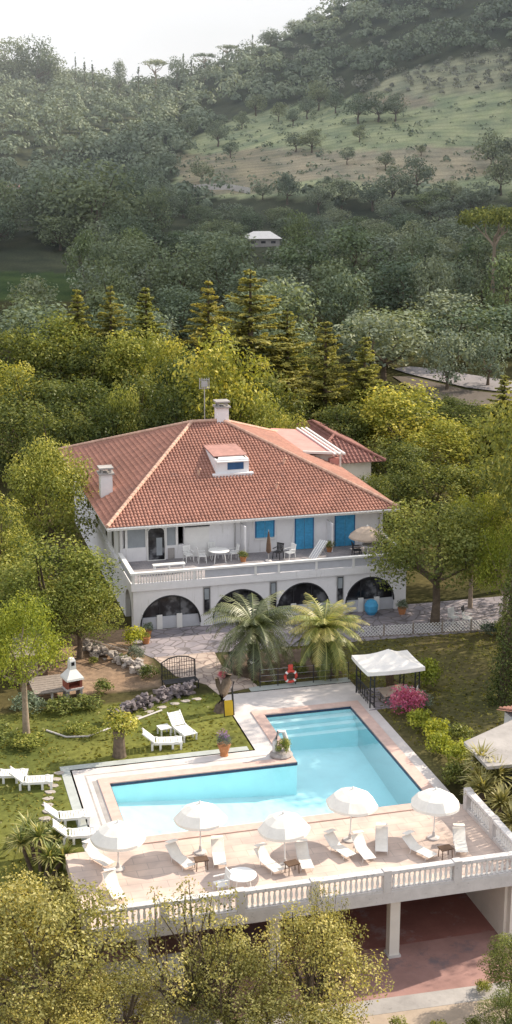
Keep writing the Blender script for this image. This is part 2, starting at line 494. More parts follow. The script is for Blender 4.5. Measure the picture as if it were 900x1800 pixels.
proto_broad('belt_mid', 'leaf_belt', 3.2, 3.6, 3.8, 1.8, 64, .24, 5.4, (15, 16), rr=(.2, .38), zmin=-.95)
proto_broad('wood_dark', 'leaf_dark', 3.3, 3.8, 3.8, 1.8, 54, .34, 5.0, (17, 18, 19), rr=(.22, .4), zmin=-.95)
proto_broad('wood_grey', 'leaf_far', 3.3, 3.4, 3.9, 1.8, 52, .34, 4.8, (20, 21, 22), rr=(.2, .38), zmin=-.9)
proto_broad('umbrella_lit', 'leaf_mid', 4.4, 1.4, 8.6, 7.0, 60, .36, 6.0, (28,), rr=(.16, .27), zmin=-.2, trunk='pale_bark', r0=.25, flat=.6)  # lit copy of the pine, sunlit top put into its leaf material
proto_broad('wood_green', 'leaf_woodgreen', 3.3, 3.5, 3.9, 1.8, 52, .34, 5.0, (26, 27), rr=(.2, .38), zmin=-.9)
proto_broad('field_tree', 'leaf_far', 3.0, 2.7, 3.4, 1.6, 36, .36, 5.0, (23, 24), rr=(.25, .42), zmin=-.7)
proto_broad('umbrella', 'leaf_far', 4.4, 1.3, 8.6, 7.0, 36, .45, 5.0, (25,), rr=(.16, .26), zmin=-.1, trunk='pale_bark', r0=.25, flat=.6)


def proto_conifer(kind, mat, seeds, H=12., Rr=3.2, nw=19):
    PROTO[kind] = []
    for sd in seeds:
        rng = np.random.default_rng(sd); PV = []; NV = []; SV = []; TV = []
        mb = MB(); mb.tube([(0, 0, -.5), (0, 0, H * .5), (0, 0, H)], [.28, .17, .03], 8)
        for w in range(nw):
            f = (w + .5) / nw; z = H * (.1 + .9 * f)
            L0 = Rr * (1 - f) ** .85 + .18
            nb = 7 if f < .7 else 5
            for k in range(nb):
                q = 2 * PI * (k + rng.uniform(-.25, .25)) / nb + w * .7; L = L0 * rng.uniform(.5, 1.25)
                dq = np.array([math.cos(q), math.sin(q), 0]); up = rng.uniform(-.1, .4); zj = rng.normal(0, .12)
                z = H * (.1 + .9 * f) + zj * min(1, L0)
                end = dq * L + np.array([0, 0, z + L * up])
                mb.tube([(0, 0, z), tuple(end)], [.05 * (1 - f) + .015, .01], 4)
                n = int(64 * L + 12)
                t = rng.uniform(.12, 1.03, n); side = rng.normal(0, .16 + .05 * L, n) * (1.15 - t)
                pp = dq * (t * L)[:, None] + np.array([-dq[1], dq[0], 0]) * side[:, None]
                pp[:, 2] = z + t * L * up - np.abs(side) * .25 + rng.normal(0, .04, n)
                PV.append(pp); NV.append(rng.normal(size=(n, 3)) * .4 + np.array([0, 0, 1.]) + dq * .3)
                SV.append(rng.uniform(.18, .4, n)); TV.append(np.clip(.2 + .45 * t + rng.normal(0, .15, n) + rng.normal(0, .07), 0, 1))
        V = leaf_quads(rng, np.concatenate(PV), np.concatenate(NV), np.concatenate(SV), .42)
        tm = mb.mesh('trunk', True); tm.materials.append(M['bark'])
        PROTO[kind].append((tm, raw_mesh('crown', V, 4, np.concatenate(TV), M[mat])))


proto_conifer('cedar', 'needle', (31, 32), 12, 3.7, 19)
proto_conifer('fir', 'needle_green', (33, 34), 12, 2.6, 22)


def proto_cypress(kind, mat, seeds, H=10., Rr=.8, leaf=.45):
    PROTO[kind] = []
    for sd in seeds:
        rng = np.random.default_rng(sd)
        cl = []
        for i in range(26):
            f = rng.uniform(0, 1); r_ = Rr * (1 - f) ** .7 * (.55 + .45 * min(1, f * 5 + .3))
            q = rng.uniform(0, 2 * PI)
            cl.append((math.cos(q) * r_ * .35, math.sin(q) * r_ * .35, .8 + f * (H - .9), max(.18, r_ * .75)))
        V, T = clump_crown(rng, cl, leaf, 4.5, 1.5)
        mb = MB(); mb.tube([(0, 0, -.5), (0, 0, H * .8)], [.15, .04], 6)
        tm = mb.mesh('trunk', True); tm.materials.append(M['bark'])
        PROTO[kind].append((tm, raw_mesh('crown', V, 4, T, M[mat])))


proto_cypress('cypress', 'leaf_dark', (41, 42))


def proto_bush(kind, mat, seeds, r=.8, leaf=.11, n=36, dens=6):
    PROTO[kind] = []
    for sd in seeds:
        rng = np.random.default_rng(sd)
        cl = broad_clumps(rng, r, r * .8, r * .6, n, (.24, .42), -.3)
        V, T = clump_crown(rng, cl, leaf, dens, .85)
        PROTO[kind].append((None, raw_mesh('foliage', V, 4, T, M[mat])))


proto_bush('bush_lime', 'leaf_lime', (51, 52), leaf=.13)
proto_bush('bush_mid', 'leaf_mid', (53, 54), leaf=.13)
proto_bush('bush_gold', 'leaf_gold', (55,), leaf=.13)
proto_bush('bush_lav', 'lavender', (56,), leaf=.09)
proto_bush('bush_pink', 'pink_flower', (57,), leaf=.1)
proto_bush('bush_dark', 'leaf_dark', (58,), leaf=.13)

TREE_LABELS = set()


def plant(kind, loc, label, name='tree', cat='tree', group=None, sx=1., sz=None, rz=None, var=None, parts=('trunk', 'crown')):
    lst = PROTO[kind]
    tm, cm = lst[(var if var is not None else random.randrange(len(lst))) % len(lst)]
    sz = sx if sz is None else sz
    o = thing(name, label, cat, loc, random.uniform(0, 6.28) if rz is None else rz, group, (sx, sx, sz))
    if tm is not None: inst(parts[0], tm, o)
    inst(parts[1] if tm is not None else 'foliage', cm, o)
    return o


H0 = {'near_gold': 7.2, 'near_lime': 7.2, 'near_olive': 6.4, 'sparse': 6.5, 'near_mid': 7.1, 'belt_gold': 7.6, 'belt_mid': 7.6, 'wood_dark': 7.8,
      'wood_grey': 7.4, 'wood_green': 7.5, 'field_tree': 6.4, 'umbrella': 9.9, 'umbrella_lit': 9.9, 'cedar': 12.3, 'fir': 12.3, 'cypress': 10.3}
W0 = {'near_gold': 6.2, 'near_lime': 6.2, 'near_olive': 6.2, 'sparse': 5.2, 'near_mid': 6.2, 'belt_gold': 6.4, 'belt_mid': 6.4, 'wood_dark': 6.6,
      'wood_grey': 6.6, 'wood_green': 6.6, 'field_tree': 6.0, 'umbrella': 8.8, 'umbrella_lit': 8.8, 'cedar': 6.6, 'fir': 5.4, 'cypress': 1.7}


def tree_top(kind, px, py, Y, wpx, label, name='tree', cat='tree', group=None, var=None, parts=('trunk', 'crown'), base=None):
    """a tree that stands on the ground at depth Y with its top where the photo has it"""
    d = ray(px, py); t = Y / d[1]; X = d[0] * t; ztop = HC + d[2] * t
    zb = hz(X, Y) if base is None else base
    h = max(1.5, ztop - zb); wid = wpx * t * 1.0 / F
    return plant(kind, (X, Y, zb), label, name, cat, group, wid / W0[kind], h / H0[kind], None, var, parts)


def tree_base(kind, px, py, wpx, label, name='tree', cat='tree', group=None, hf=1.0, var=None):
    g = on_ground(px, py)
    if g is None: return None
    sx = wpx * g[1] / F / W0[kind]
    return plant(kind, g, label, name, cat, group, sx, sx * hf, None, var)


# ================================================================== GROUND
ul = np.unique(np.concatenate([np.arange(-330, -60, 6.), np.arange(-60, -8, 2.), np.arange(-8, 46, .5), [5.58, 5.62, 6.78, 6.82, 15.28, 15.32, 22.28, 22.32],
                               np.arange(46, 90, 2.), np.arange(90, 300, 3.5), np.arange(300, 900, 12.)]))
vl = np.unique(np.concatenate([np.arange(6, 36, 2.), np.arange(36, 80, .5), [49.98, 50.02, 57.48, 57.52, 64.38, 64.42], np.arange(80, 140, 1.5), np.arange(140, 640, 3.),
                               np.arange(640, 1100, 14.)]))
UU, VV = np.meshgrid(ul, vl)
XX = UU * CA - VV * SA; YY = UU * SA + VV * CA
ZZ = hgt(XX, YY)
nu, nv = len(ul), len(vl)
gv = np.stack([XX.ravel(), YY.ravel(), ZZ.ravel()], 1)
ii = (np.arange(nv - 1)[:, None] * nu + np.arange(nu - 1)[None, :]).ravel()
gf = np.stack([ii, ii + 1, ii + nu + 1, ii + nu], 1)
gme = bpy.data.meshes.new('ground')
gme.vertices.add(len(gv)); gme.vertices.foreach_set('co', gv.astype(np.float32).ravel())
gme.loops.add(gf.size); gme.loops.foreach_set('vertex_index', gf.astype(np.int32).ravel())
gme.polygons.add(len(gf)); gme.polygons.foreach_set('loop_start', np.arange(0, gf.size, 4, dtype=np.int32))
gme.update(calc_edges=True)


def in_poly(x, y, poly):
    r_ = np.zeros(x.shape, bool); n = len(poly); j = n - 1
    for i in range(n):
        xi, yi = poly[i]; xj, yj = poly[j]
        if yi != yj:
            c = ((yi > y) != (yj > y)) & (x < (xj - xi) * (y - yi) / (yj - yi) + xi)
            r_ ^= c
        j = i
    return r_


# picture-side outlines of the far fields turned into ground outlines through the survey of the hill
def outline(pts):
    out_ = []
    for p in pts:
        g = on_ground(*p)
        if g: out_.append((g[0], g[1]))
    return out_


gc = np.zeros((len(gv), 3)); gx, gy = gv[:, 0], gv[:, 1]; gu, gvv = UU.ravel(), VV.ravel()
nz = np.sin(gx * .9 + 1.3 * np.sin(gy * .4)) * np.sin(gy * .8 + 1.1 * np.sin(gx * .5)) * .5 + .5
lerp = lambda a, b, t: np.asarray(a)[None, :] * (1 - t[:, None]) + np.asarray(b)[None, :] * t[:, None]
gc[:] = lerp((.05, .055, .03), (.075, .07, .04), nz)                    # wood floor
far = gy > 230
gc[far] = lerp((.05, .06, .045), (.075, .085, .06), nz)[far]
fm = np.zeros(len(gv))
fieldp = outline([(300, 345), (330, 250), (420, 205), (520, 185), (640, 172), (760, 166), (898, 150), (940, 250), (940, 350), (760, 350), (600, 352), (430, 350)])
msk = in_poly(gx, gy, fieldp)
gc[msk] = lerp((.26, .31, .2), (.33, .36, .25), nz)[msk]; fm[msk] = 1
for poly, c0, c1 in (([(480, 262), (640, 268), (900, 262), (940, 300), (700, 330), (480, 320)], (.31, .28, .23), (.34, .32, .26)),
                     ([(620, 176), (760, 172), (760, 188), (640, 192)], (.29, .25, .21), (.3, .28, .22)),
                     ([(290, 270), (480, 258), (500, 335), (330, 345)], (.25, .24, .18), (.3, .27, .22)),
                     ([(640, 165), (700, 130), (900, 85), (900, 160), (740, 172)], (.24, .26, .2), (.3, .31, .24))):
    mm = in_poly(gx, gy, outline(poly)); gc[mm] = lerp(c0, c1, nz)[mm]; fm[mm] = 1
pv = outline([(-30, 476), (150, 480), (165, 500), (120, 530), (-30, 530)])
mm = in_poly(gx, gy, pv); gc[mm] = lerp((.045, .075, .035), (.07, .1, .045), nz)[mm]
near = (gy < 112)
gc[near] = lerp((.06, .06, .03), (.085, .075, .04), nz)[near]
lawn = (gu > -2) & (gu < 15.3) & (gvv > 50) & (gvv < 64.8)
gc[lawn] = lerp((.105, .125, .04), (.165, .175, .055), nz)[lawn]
shaded_lawn = (gu > 16) & (gu < 45) & (gvv > 52) & (gvv < 70.5)
gc[shaded_lawn] = lerp((.095, .095, .045), (.125, .11, .06), nz)[shaded_lawn]  # darker grass, the shade on this lawn is put into its colour
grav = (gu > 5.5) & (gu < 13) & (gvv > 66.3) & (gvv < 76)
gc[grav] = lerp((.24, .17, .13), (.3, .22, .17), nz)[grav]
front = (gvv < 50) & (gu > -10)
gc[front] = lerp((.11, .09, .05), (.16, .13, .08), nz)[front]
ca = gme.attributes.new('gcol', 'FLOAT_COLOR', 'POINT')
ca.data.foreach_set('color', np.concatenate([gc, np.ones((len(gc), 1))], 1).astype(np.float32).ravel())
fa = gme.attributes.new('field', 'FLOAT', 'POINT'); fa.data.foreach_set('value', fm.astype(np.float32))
m, nt, out = new_mat('ground_soil_and_grass')
b = N(nt, 'ShaderNodeBsdfPrincipled'); nt.links.new(b.outputs[0], out.inputs[0]); b.inputs['Roughness'].default_value = 1; b.inputs['Specular IOR Level'].default_value = 0
at = N(nt, 'ShaderNodeAttribute', attribute_name='gcol'); af = N(nt, 'ShaderNodeAttribute', attribute_name='field')
tc = N(nt, 'ShaderNodeTexCoord')
n1 = N(nt, 'ShaderNodeTexNoise'); n1.inputs['Scale'].default_value = 2.6; n1.inputs['Detail'].default_value = 8; n1.inputs['Roughness'].default_value = .7
n2 = N(nt, 'ShaderNodeTexNoise'); n2.inputs['Scale'].default_value = .12; n2.inputs['Detail'].default_value = 6
wv = N(nt, 'ShaderNodeTexWave', wave_type='BANDS', bands_direction='Y'); wv.inputs['Scale'].default_value = .085; wv.inputs['Distortion'].default_value = 5
wv.inputs['Detail'].default_value = 3; wv.inputs['Detail Scale'].default_value = .6
for q in (n1, n2, wv): nt.links.new(tc.outputs['Object'], q.inputs['Vector'])
k1 = ramp(nt, [(.3, (.6, .6, .6)), (.7, (1.4, 1.35, 1.25))], n1.outputs['Fac']).outputs[0]
k2 = ramp(nt, [(.35, (.75, .8, .8)), (.65, (1.25, 1.2, 1.1))], n2.outputs['Fac']).outputs[0]
k3 = ramp(nt, [(0, (.86, .87, .86)), (.3, (1, 1, 1)), (1, (1.05, 1.05, 1.03))], wv.outputs['Fac']).outputs[0]
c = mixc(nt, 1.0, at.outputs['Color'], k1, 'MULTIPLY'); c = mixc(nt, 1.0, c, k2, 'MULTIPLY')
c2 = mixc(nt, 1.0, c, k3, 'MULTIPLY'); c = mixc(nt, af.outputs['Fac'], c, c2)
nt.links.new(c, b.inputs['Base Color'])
bp = N(nt, 'ShaderNodeBump'); bp.inputs['Strength'].default_value = .5; bp.inputs['Distance'].default_value = .08
nt.links.new(n1.outputs['Fac'], bp.inputs['Height']); nt.links.new(bp.outputs[0], b.inputs['Normal'])
gme.materials.append(m)
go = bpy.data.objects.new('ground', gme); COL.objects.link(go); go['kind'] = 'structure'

# ================================================================== POOL TERRACE
P0 = hloc(0, 0)
# paved deck around the pool (sheet slab with the pool left open)
M['deck'] = mat_paving('deck_paving', (.64, .53, .47), (.58, .48, .43), (.46, .39, .35), 1.0, .014, kind='brick', brick=(1.0, .5))
M['deck_edge'] = mat_plain('deck_grey_path', (.58, .54, .53), .85, .12, 1.2, .1)
d = MB()
d.bx(5.5, 22.6, 44.0, 50.0, -.45, 0)
struct('pool_deck', d, M['deck'], P0, A)
d = MB()
d.bx(6.7, 7.75, 50.0, 57.6, -3.4, 0); d.bx(7.75, 15.2, 56.3, 57.6, -3.4, 0); d.bx(15.2, 16.2, 56.3, 64.5, -3.4, 0)
d.bx(16.2, 22.3, 61.9, 64.5, -3.4, 0); d.bx(21.75, 22.3, 50.0, 61.9, -3.4, 0)
struct('pool_path', d, M['deck_edge'], P0, A)
# coping, raised, around the L
d = MB()
d.bx(7.75, 8.2, 50.0, 56.3, -.09, .05); d.bx(8.2, 16.2, 55.75, 56.3, -.09, .051); d.bx(16.2, 16.75, 55.75, 61.9, -.09, .05)
d.bx(16.75, 21.2, 61.35, 61.9, -.09, .051); d.bx(21.2, 21.75, 50.0, 61.9, -.09, .05); d.bx(8.2, 21.2, 50.0, 50.55, -.09, .051)
struct('pool_coping', d, M['pink_coping'], P0, A)
d = MB()
d.bx(6.3, 6.7, 50.0, 57.6, -.4, .012); d.bx(6.3, 15.0, 57.6, 58.05, -.4, .011); d.bx(16.9, 22.3, 64.5, 65.1, -.4, .012)
struct('pool_border_strip', d, M['teal_conc'], P0, A)
d = MB()
d.bx(7.25, 7.32, 50.0, 56.9, -.01, .005); d.bx(7.32, 15.6, 56.83, 56.9, -.01, .005); d.bx(7.5, 7.7, 50.1, 56.2, -.01, .006)
struct('pool_gutter', d, M['grey_conc'], P0, A)
# basin and water
d = MB()
L = [(8.2, 50.55), (21.2, 50.55), (21.2, 61.35), (16.75, 61.35), (16.75, 55.75), (8.2, 55.75)]
n = len(L)
bot = [(8.2, 50.55, -1.0), (21.2, 50.55, -2.3), (21.2, 61.35, -1.5), (16.75, 61.35, -1.3), (16.75, 55.75, -1.6), (8.2, 55.75, -.9)]
Vt = [(x, y, -.03) for x, y in L] + bot
d.add(Vt, [(i, i + n, (i + 1) % n + n, (i + 1) % n) for i in range(n)] + [(6, 7, 10, 11), (7, 8, 9, 10)])
for k in range(3): d.bx(16.76, 21.19, 60.9 - .4 * k, 61.34 - .4 * k, -1.8, -.3 - .22 * k)
struct('pool_basin', d, M['pool_lining'], P0, A)
d = MB()
d.prism([(8.21, 50.56), (21.19, 50.56), (21.19, 61.34), (16.76, 61.34), (16.76, 55.74), (8.21, 55.74)], -3.0, -.035)
struct('pool_water', d, M['water'], P0, A)
# waterline tile band
d = MB()
for (x0, y0), (x1, y1), ox, oy in (((8.2, 55.73), (16.75, 55.73), 0, -.02), ((16.77, 55.75), (16.77, 61.33), .02, 0), ((16.75, 61.33), (21.2, 61.33), 0, -.02), ((21.18, 50.57), (21.18, 61.33), -.02, 0), ((8.22, 50.6), (8.22, 55.7), .02, 0)):
    d.bx(min(x0, x1) - (0 if ox == 0 else .01), max(x0, x1) + (0 if ox == 0 else .01), min(y0, y1) - (0 if oy == 0 else .01), max(y0, y1) + (0 if oy == 0 else .01), -.12, .0)
M['navy'] = mat_plain('dark_blue_waterline_tile', (.03, .05, .1), .4, .2, 6)
struct('pool_waterline', d, M['navy'], P0, A)

# deck substructure
d = MB()
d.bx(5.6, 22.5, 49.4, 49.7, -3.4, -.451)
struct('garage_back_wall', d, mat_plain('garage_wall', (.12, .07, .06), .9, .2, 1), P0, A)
d = MB(); d.bx(21.9, 22.5, 44.6, 49.4, -3.4, -.451); d.bx(22.0, 22.58, 44.25, 44.6, -3.4, -.452)
struct('garage_side_wall', d, M['white_wall_warm'], P0, A)
d = MB(); d.bx(5.6, 22.0, 38.5, 49.4, -3.3, -3.17)
struct('driveway', d, M['driveway'], P0, A)
d = MB(); d.bx(13.2, 21.9, 45.3, 49.4, -3.2, -3.165)
struct('garage_floor', d, M['garage_floor'], P0, A)
d = MB(); d.prism([(5.8, 41.6), (21.95, 41.0), (21.95, 41.9), (5.8, 42.5)], -3.3, -3.158)
struct('verge', d, M['grey_conc'], P0, A)
d = MB(); d.prism([(5.8, 39.6), (21.95, 39.2), (21.95, 40.99), (5.8, 41.59)], -3.3, -3.16)
struct('dusty_path', d, mat_plain('dusty_path', (.42, .34, .27), .95, .15, .8, .2), P0, A)
for i, (u_, lab) in enumerate(((17.35, 'square white pillar standing free in the garage opening'), (12.6, 'square white pillar under the deck hidden among tree leaves'), (7.6, 'square white pillar under the deck edge by the grey parapet'))):
    t = thing('pillar', lab, 'pillar', hloc(u_, 44.75, -3.2), A)
    MB().bx(-.2, .2, -.2, .2, 0, 2.75).build('shaft', M['white_wall_warm'], t)
    MB().bx(-.26, .26, -.26, .26, -.05, .12).build('base', M['stonewhite'], t)
# deck fascia beam
t = MB(); t.bx(5.5, 22.6, 43.9, 43.998, -.42, .06)
o = t.build('deck_fascia', M['stonewhite'], None, loc=P0, rz=A); o['kind'] = 'structure'

# balustrade -------------------------------------------------------------
bal = MB(); bal.lathe([(.055, 0), (.055, .05), (.035, .09), (.062, .22), (.06, .3), (.03, .46), (.045, .5), (.055, .55), (.055, .6)], 8)
bal_me = bal.mesh('baluster', True); bal_me.materials.append(M['trim'])


def balustrade(name, label, p0, p1, n_post, step=.21):
    (u0, v0), (u1, v1) = p0, p1
    L_ = math.hypot(u1 - u0, v1 - v0); ang = math.atan2(v1 - v0, u1 - u0)
    t = thing(name, label, 'balustrade', hloc(u0, v0, 0), A + ang)
    MB().bx(0, L_, -.13, .13, .0, .14).build('base_rail', M['stonewhite'], t)
    MB().bx(-.02, L_ + .02, -.15, .15, .76, .9).build('top_rail', M['railtop'], t, bevel=.02)
    xs = [L_ * k / (n_post - 1) for k in range(n_post)]
    for x in xs:
        MB().bx(x - .16, x + .16, -.16, .16, .0, .935).build('post', M['stonewhite'], t, bevel=.015)
    k = step / 2 + .1
    while k < L_ - .1:
        if min(abs(k - x) for x in xs) > .22: inst('baluster', bal_me, t, (k, 0, .15))
        k += step
    return t


balustrade('balustrade', 'long white balustrade with turned balusters along the front edge of the pool deck', (5.5, 44.05), (22.4, 44.05), 7)
balustrade('balustrade', 'short white balustrade running back beside the yellow yucca', (22.4, 44.25), (22.4, 49.5), 3)

# ================================================================== HOUSE
HU, HV = 12.7, 75.0
HO = hloc(HU, HV, 0)
house = thing('villa', 'white two storey villa with arched ground floor and red tiled hip roof', 'house', HO, A)
HWd = 16.6          # 12.7 .. 29.3
FV = 4.3            # upper wall set back
DPT = 25.0


def arch_wall(mb, x0, x1, z0, z1, arches, y, th, n=20, axis='x'):
    """wall in the plane y (front face at y, back at y+th) with round-headed openings (c, halfwidth, spring)"""
    def p(x, z, yy):
        return (x, yy, z) if axis == 'x' else (yy, x, z)
    def quad(a, b, c, d_):
        mb.add([a, b, c, d_], [(0, 1, 2, 3)])
    cur = x0
    for (c, hw, sp) in arches:
        for yy in (y, y + th):
            quad(p(cur, z0, yy), p(c - hw, z0, yy), p(c - hw, z1, yy), p(cur, z1, yy))
        pts = [(c - hw, z0)] + [(c - hw * math.cos(PI * k / n), sp + hw * math.sin(PI * k / n)) for k in range(n + 1)] + [(c + hw, z0)]
        for i in range(1, len(pts) - 2):
            for yy in (y, y + th):
                quad(p(pts[i][0], pts[i][1], yy), p(pts[i + 1][0], pts[i + 1][1], yy), p(pts[i + 1][0], z1, yy), p(pts[i][0], z1, yy))
        for i in range(len(pts) - 1):
            quad(p(*pts[i], y), p(*pts[i + 1], y), p(*pts[i + 1], y + th), p(*pts[i], y + th))
        cur = c + hw
    for yy in (y, y + th):
        quad(p(cur, z0, yy), p(x1, z0, yy), p(x1, z1, yy), p(cur, z1, yy))
    for xx in (x0, x1):
        quad(p(xx, z0, y), p(xx, z0, y + th), p(xx, z1, y + th), p(xx, z1, y))
    quad(p(x0, z1, y), p(x1, z1, y), p(x1, z1, y + th), p(x0, z1, y + th))
    return mb


ARCH = [(14.86 - HU, 1.77, .25), (19.03 - HU, 1.66, .38), (22.86 - HU, 1.63, .5), (27.02 - HU, 1.53, .62)]
w = MB(); arch_wall(w, 0, HWd, -.3, 2.46, ARCH, 0, .35)
arch_wall(w, .36, FV + .3, -.3, 2.459, [(1.75, 1.05, .95)], 0, .35, axis='y')
w.bx(0, .35, FV + .3, DPT, -.3, 2.46); w.bx(.35, HWd, DPT - .3, DPT, -.3, 2.46); w.bx(HWd - .35, HWd, .36, DPT - .3, -.3, 2.459)
w.build('arcade_wall', M['white'], house)
MB().bx(-.12, HWd + .1, -.14, FV + 21, 2.462, 2.9).build('terrace_slab', M['white'], house)
M['terrace_floor'] = mat_paving('terrace_tiles', (.3, .29, .31), (.34, .32, .33), (.2, .2, .21), 1.6, .015, kind='brick', brick=(.5, .5))
MB().bx(.0, HWd - .02, .03, FV, 2.9, 2.91).build('terrace_floor', M['terrace_floor'], house)
# arch infill
for i, (c, hw, sp) in enumerate(ARCH):
    aw = MB(); n = 24
    pts = [(c + hw * .985 * math.cos(PI * k / n), .24, sp + hw * .985 * math.sin(PI * k / n)) for k in range(n + 1)] + [(c - hw * .985, .24, .6), (c + hw * .985, .24, .6)]
    aw.add(pts, [tuple(range(len(pts)))])
    win = aw.build('arch_window', M['glass'], house)
    fr_ = MB(); fr_.tube([(c + hw * .99 * math.cos(PI * k / n), .02, sp + hw * .99 * math.sin(PI * k / n)) for k in range(n + 1)], .05, 6)
    for k in (-.34, .34): fr_.bx(c + k * hw - .03, c + k * hw + .03, .2, .238, .6, sp + hw * .93)
    fr_.build('frame', M['black_metal'], win)
    pn = MB(); pn.bx(c - hw + .01, c + hw - .01, .14, .26, -.1, .72); pn.build('lower_panel', M['grey_panel'], house)
    for k in (-.36, .3):
        MB().bx(c + k * hw - .16, c + k * hw + .16, .04, .139, -.1, .86).build('panel_post', M['trim'], house)
aw = MB(); pts = [(.3, 1.75 + 1.04 * math.cos(PI * k / 16), .95 + 1.04 * math.sin(PI * k / 16)) for k in range(17)] + [(.3, .71, -.2), (.3, 2.79, -.2)]
aw.add(pts, [tuple(range(len(pts)))]); aw.build('side_arch_window', M['glass'], house)
# slim windows between arches
for u_ in (17.0, 21.0, 25.12):
    x = u_ - HU
    wn = MB(); wn.bx(x - .17, x + .17, -.03, .02, .75, 2.32); wn = wn.build('slim_window', M['glass'], house)
    MB().bx(x - .13, x + .13, -.045, -.031, 1.62, 2.26).build('upper_pane', M['seal'], wn)
    f_ = MB(); f_.bx(x - .22, x - .17, -.05, .02, .7, 2.37); f_.bx(x + .17, x + .22, -.05, .02, .7, 2.37); f_.bx(x - .17, x + .17, -.05, .02, .7, .75)
    f_.bx(x - .17, x + .17, -.05, .02, 2.32, 2.37); f_.build('frame', M['grey_metal'], wn)
# terrace parapet
cap = MB(); cap.bx(-.16, HWd + .1, -.2, .06, 3.44, 3.56); cap.bx(-.16, .1, .06, FV - .1, 3.441, 3.561); cap.bx(HWd - .12, HWd + .1, .06, FV, 3.44, 3.56)
rail = cap.build('terrace_rail', M['trim'], house)
for x in [0.02, 3.55, 7.2, 8.6, 10.9, 13.2, 14.9, 16.45]:
    MB().bx(x - .07, x + .07, -.15, .02, 2.9, 3.44).build('rail_post', M['trim'], rail)
gp = MB(); gp.bx(4.2, HWd - .05, -.09, -.04, 2.95, 3.4); gp.bx(-.09, -.04, .1, FV - .2, 2.95, 3.4); gp.bx(HWd - .03, HWd + .02, .1, FV, 2.95, 3.4)
gp.build('rail_panel', M['grey_panel'], rail)
bal2 = MB(); bal2.lathe([(.035, 0), (.05, .12), (.025, .3), (.04, .4), (.04, .52)], 6); bal2_me = bal2.mesh('baluster', True); bal2_me.materials.append(M['trim'])
for k in range(24):
    x = .3 + k * .16
    if x < 4.15: inst('baluster', bal2_me, rail, (x, -.06, 2.91))
# upper storey
UZ0, UZ1 = 2.9, 5.2
w = MB()
w.bx(3.9, HWd, FV, FV + .3, UZ0, UZ1); w.bx(0, .3, FV + .3, DPT, UZ0, UZ1); w.bx(HWd - .3, HWd, FV + .3, DPT, UZ0, UZ1 - .001); w.bx(.3, HWd - .3, DPT - .3, DPT, UZ0, UZ1)
w.bx(0, 3.9, FV, FV + .28, UZ0, 3.75)
w.build('upper_wall', M['white'], house)
# glazed veranda corner
v_ = MB()
for x in (0.02, .32, 1.55, 2.72, 3.4): v_.bx(x, x + .14, FV - .02, FV + .2, 3.7, UZ1)
v_.bx(0, 3.9, FV - .02, FV + .2, 5.06, 5.2)
v_.build('veranda_frame', M['trim'], house)
win = MB().bx(.46, 1.55, FV + .08, FV + .12, 3.75, 5.06).build('veranda_window', M['seal'], house)
MB().bx(2.86, 3.4, FV + .08, FV + .12, 3.75, 5.06).build('veranda_window', M['seal'], house)
MB().bx(2.9, 3.3, FV - .08, FV - .03, 2.95, 3.6).build('brick_pier', M['grey_conc'], house)
dr = MB(); n = 8
def rrect(x0, x1, z0, z1, r_):
    pts = [(x0, z0), (x1, z0)]
    for k in range(n + 1): pts.append((x1 - r_ + r_ * math.cos(PI / 2 * k / n), z1 - r_ + r_ * math.sin(PI / 2 * k / n)))
    for k in range(n + 1): pts.append((x0 + r_ - r_ * math.sin(PI / 2 * k / n), z1 - r_ + r_ * math.cos(PI / 2 * k / n)))
    return pts
pp = rrect(1.66, 2.72, 2.91, 4.95, .3)
dr.add([(x, FV - .06, z) for x, z in pp] + [(x, FV - .021, z) for x, z in pp], [tuple(range(len(pp)))] + [(i, (i + 1) % len(pp), (i + 1) % len(pp) + len(pp), i + len(pp)) for i in range(len(pp))])
door = dr.build('veranda_door', M['glass'], house)
MB().tube([(x, FV - .07, z) for x, z in pp] + [(pp[0][0], FV - .07, pp[0][1])], .045, 6).build('frame', M['trim'], door)
MB().bx(2.2, 2.55, FV - .068, FV - .061, 3.2, 4.3).build('pane', M['seal'], door)
# long white panel with dark slot, shutters and doors
MB().bx(3.95, 5.5, FV - .04, FV - .002, 4.82, 5.1).build('vent_slot', M['dark'], house)
MB().bx(3.95, 5.45, FV - .06, FV - .002, 2.95, 4.78).build('white_panel', M['trim'], house)


def shutter(x0, x1, z0, z1, nm='shutter', leaf=2):
    s_ = MB(); wdt = (x1 - x0) / leaf
    for k in range(leaf):
        a0 = x0 + k * wdt + .015; a1 = x0 + (k + 1) * wdt - .015
        s_.bx(a0, a1, FV - .05, FV - .003, z0, z1)
        s_.bx(a0, a0 + .07, FV - .075, FV - .05, z0, z1); s_.bx(a1 - .07, a1, FV - .075, FV - .05, z0, z1)
        s_.bx(a0 + .07, a1 - .07, FV - .075, FV - .05, z1 - .09, z1); s_.bx(a0 + .07, a1 - .07, FV - .075, FV - .05, z0, z0 + .09)
        zz = z0 + .14
        while zz < z1 - .12:
            s_.bx(a0 + .07, a1 - .07, FV - .066, FV - .05, zz, zz + .05); zz += .1
    o_ = s_.build(nm, M['blue'], house)
    f2 = MB(); f2.bx(x0 - .06, x0, FV - .06, FV - .002, z0, z1 + .06); f2.bx(x1, x1 + .06, FV - .06, FV - .002, z0, z1 + .06); f2.bx(x0, x1, FV - .06, FV - .002, z1 + .002, z1 + .06)
    f2.build('frame', M['blue_dark'], o_)
    return o_


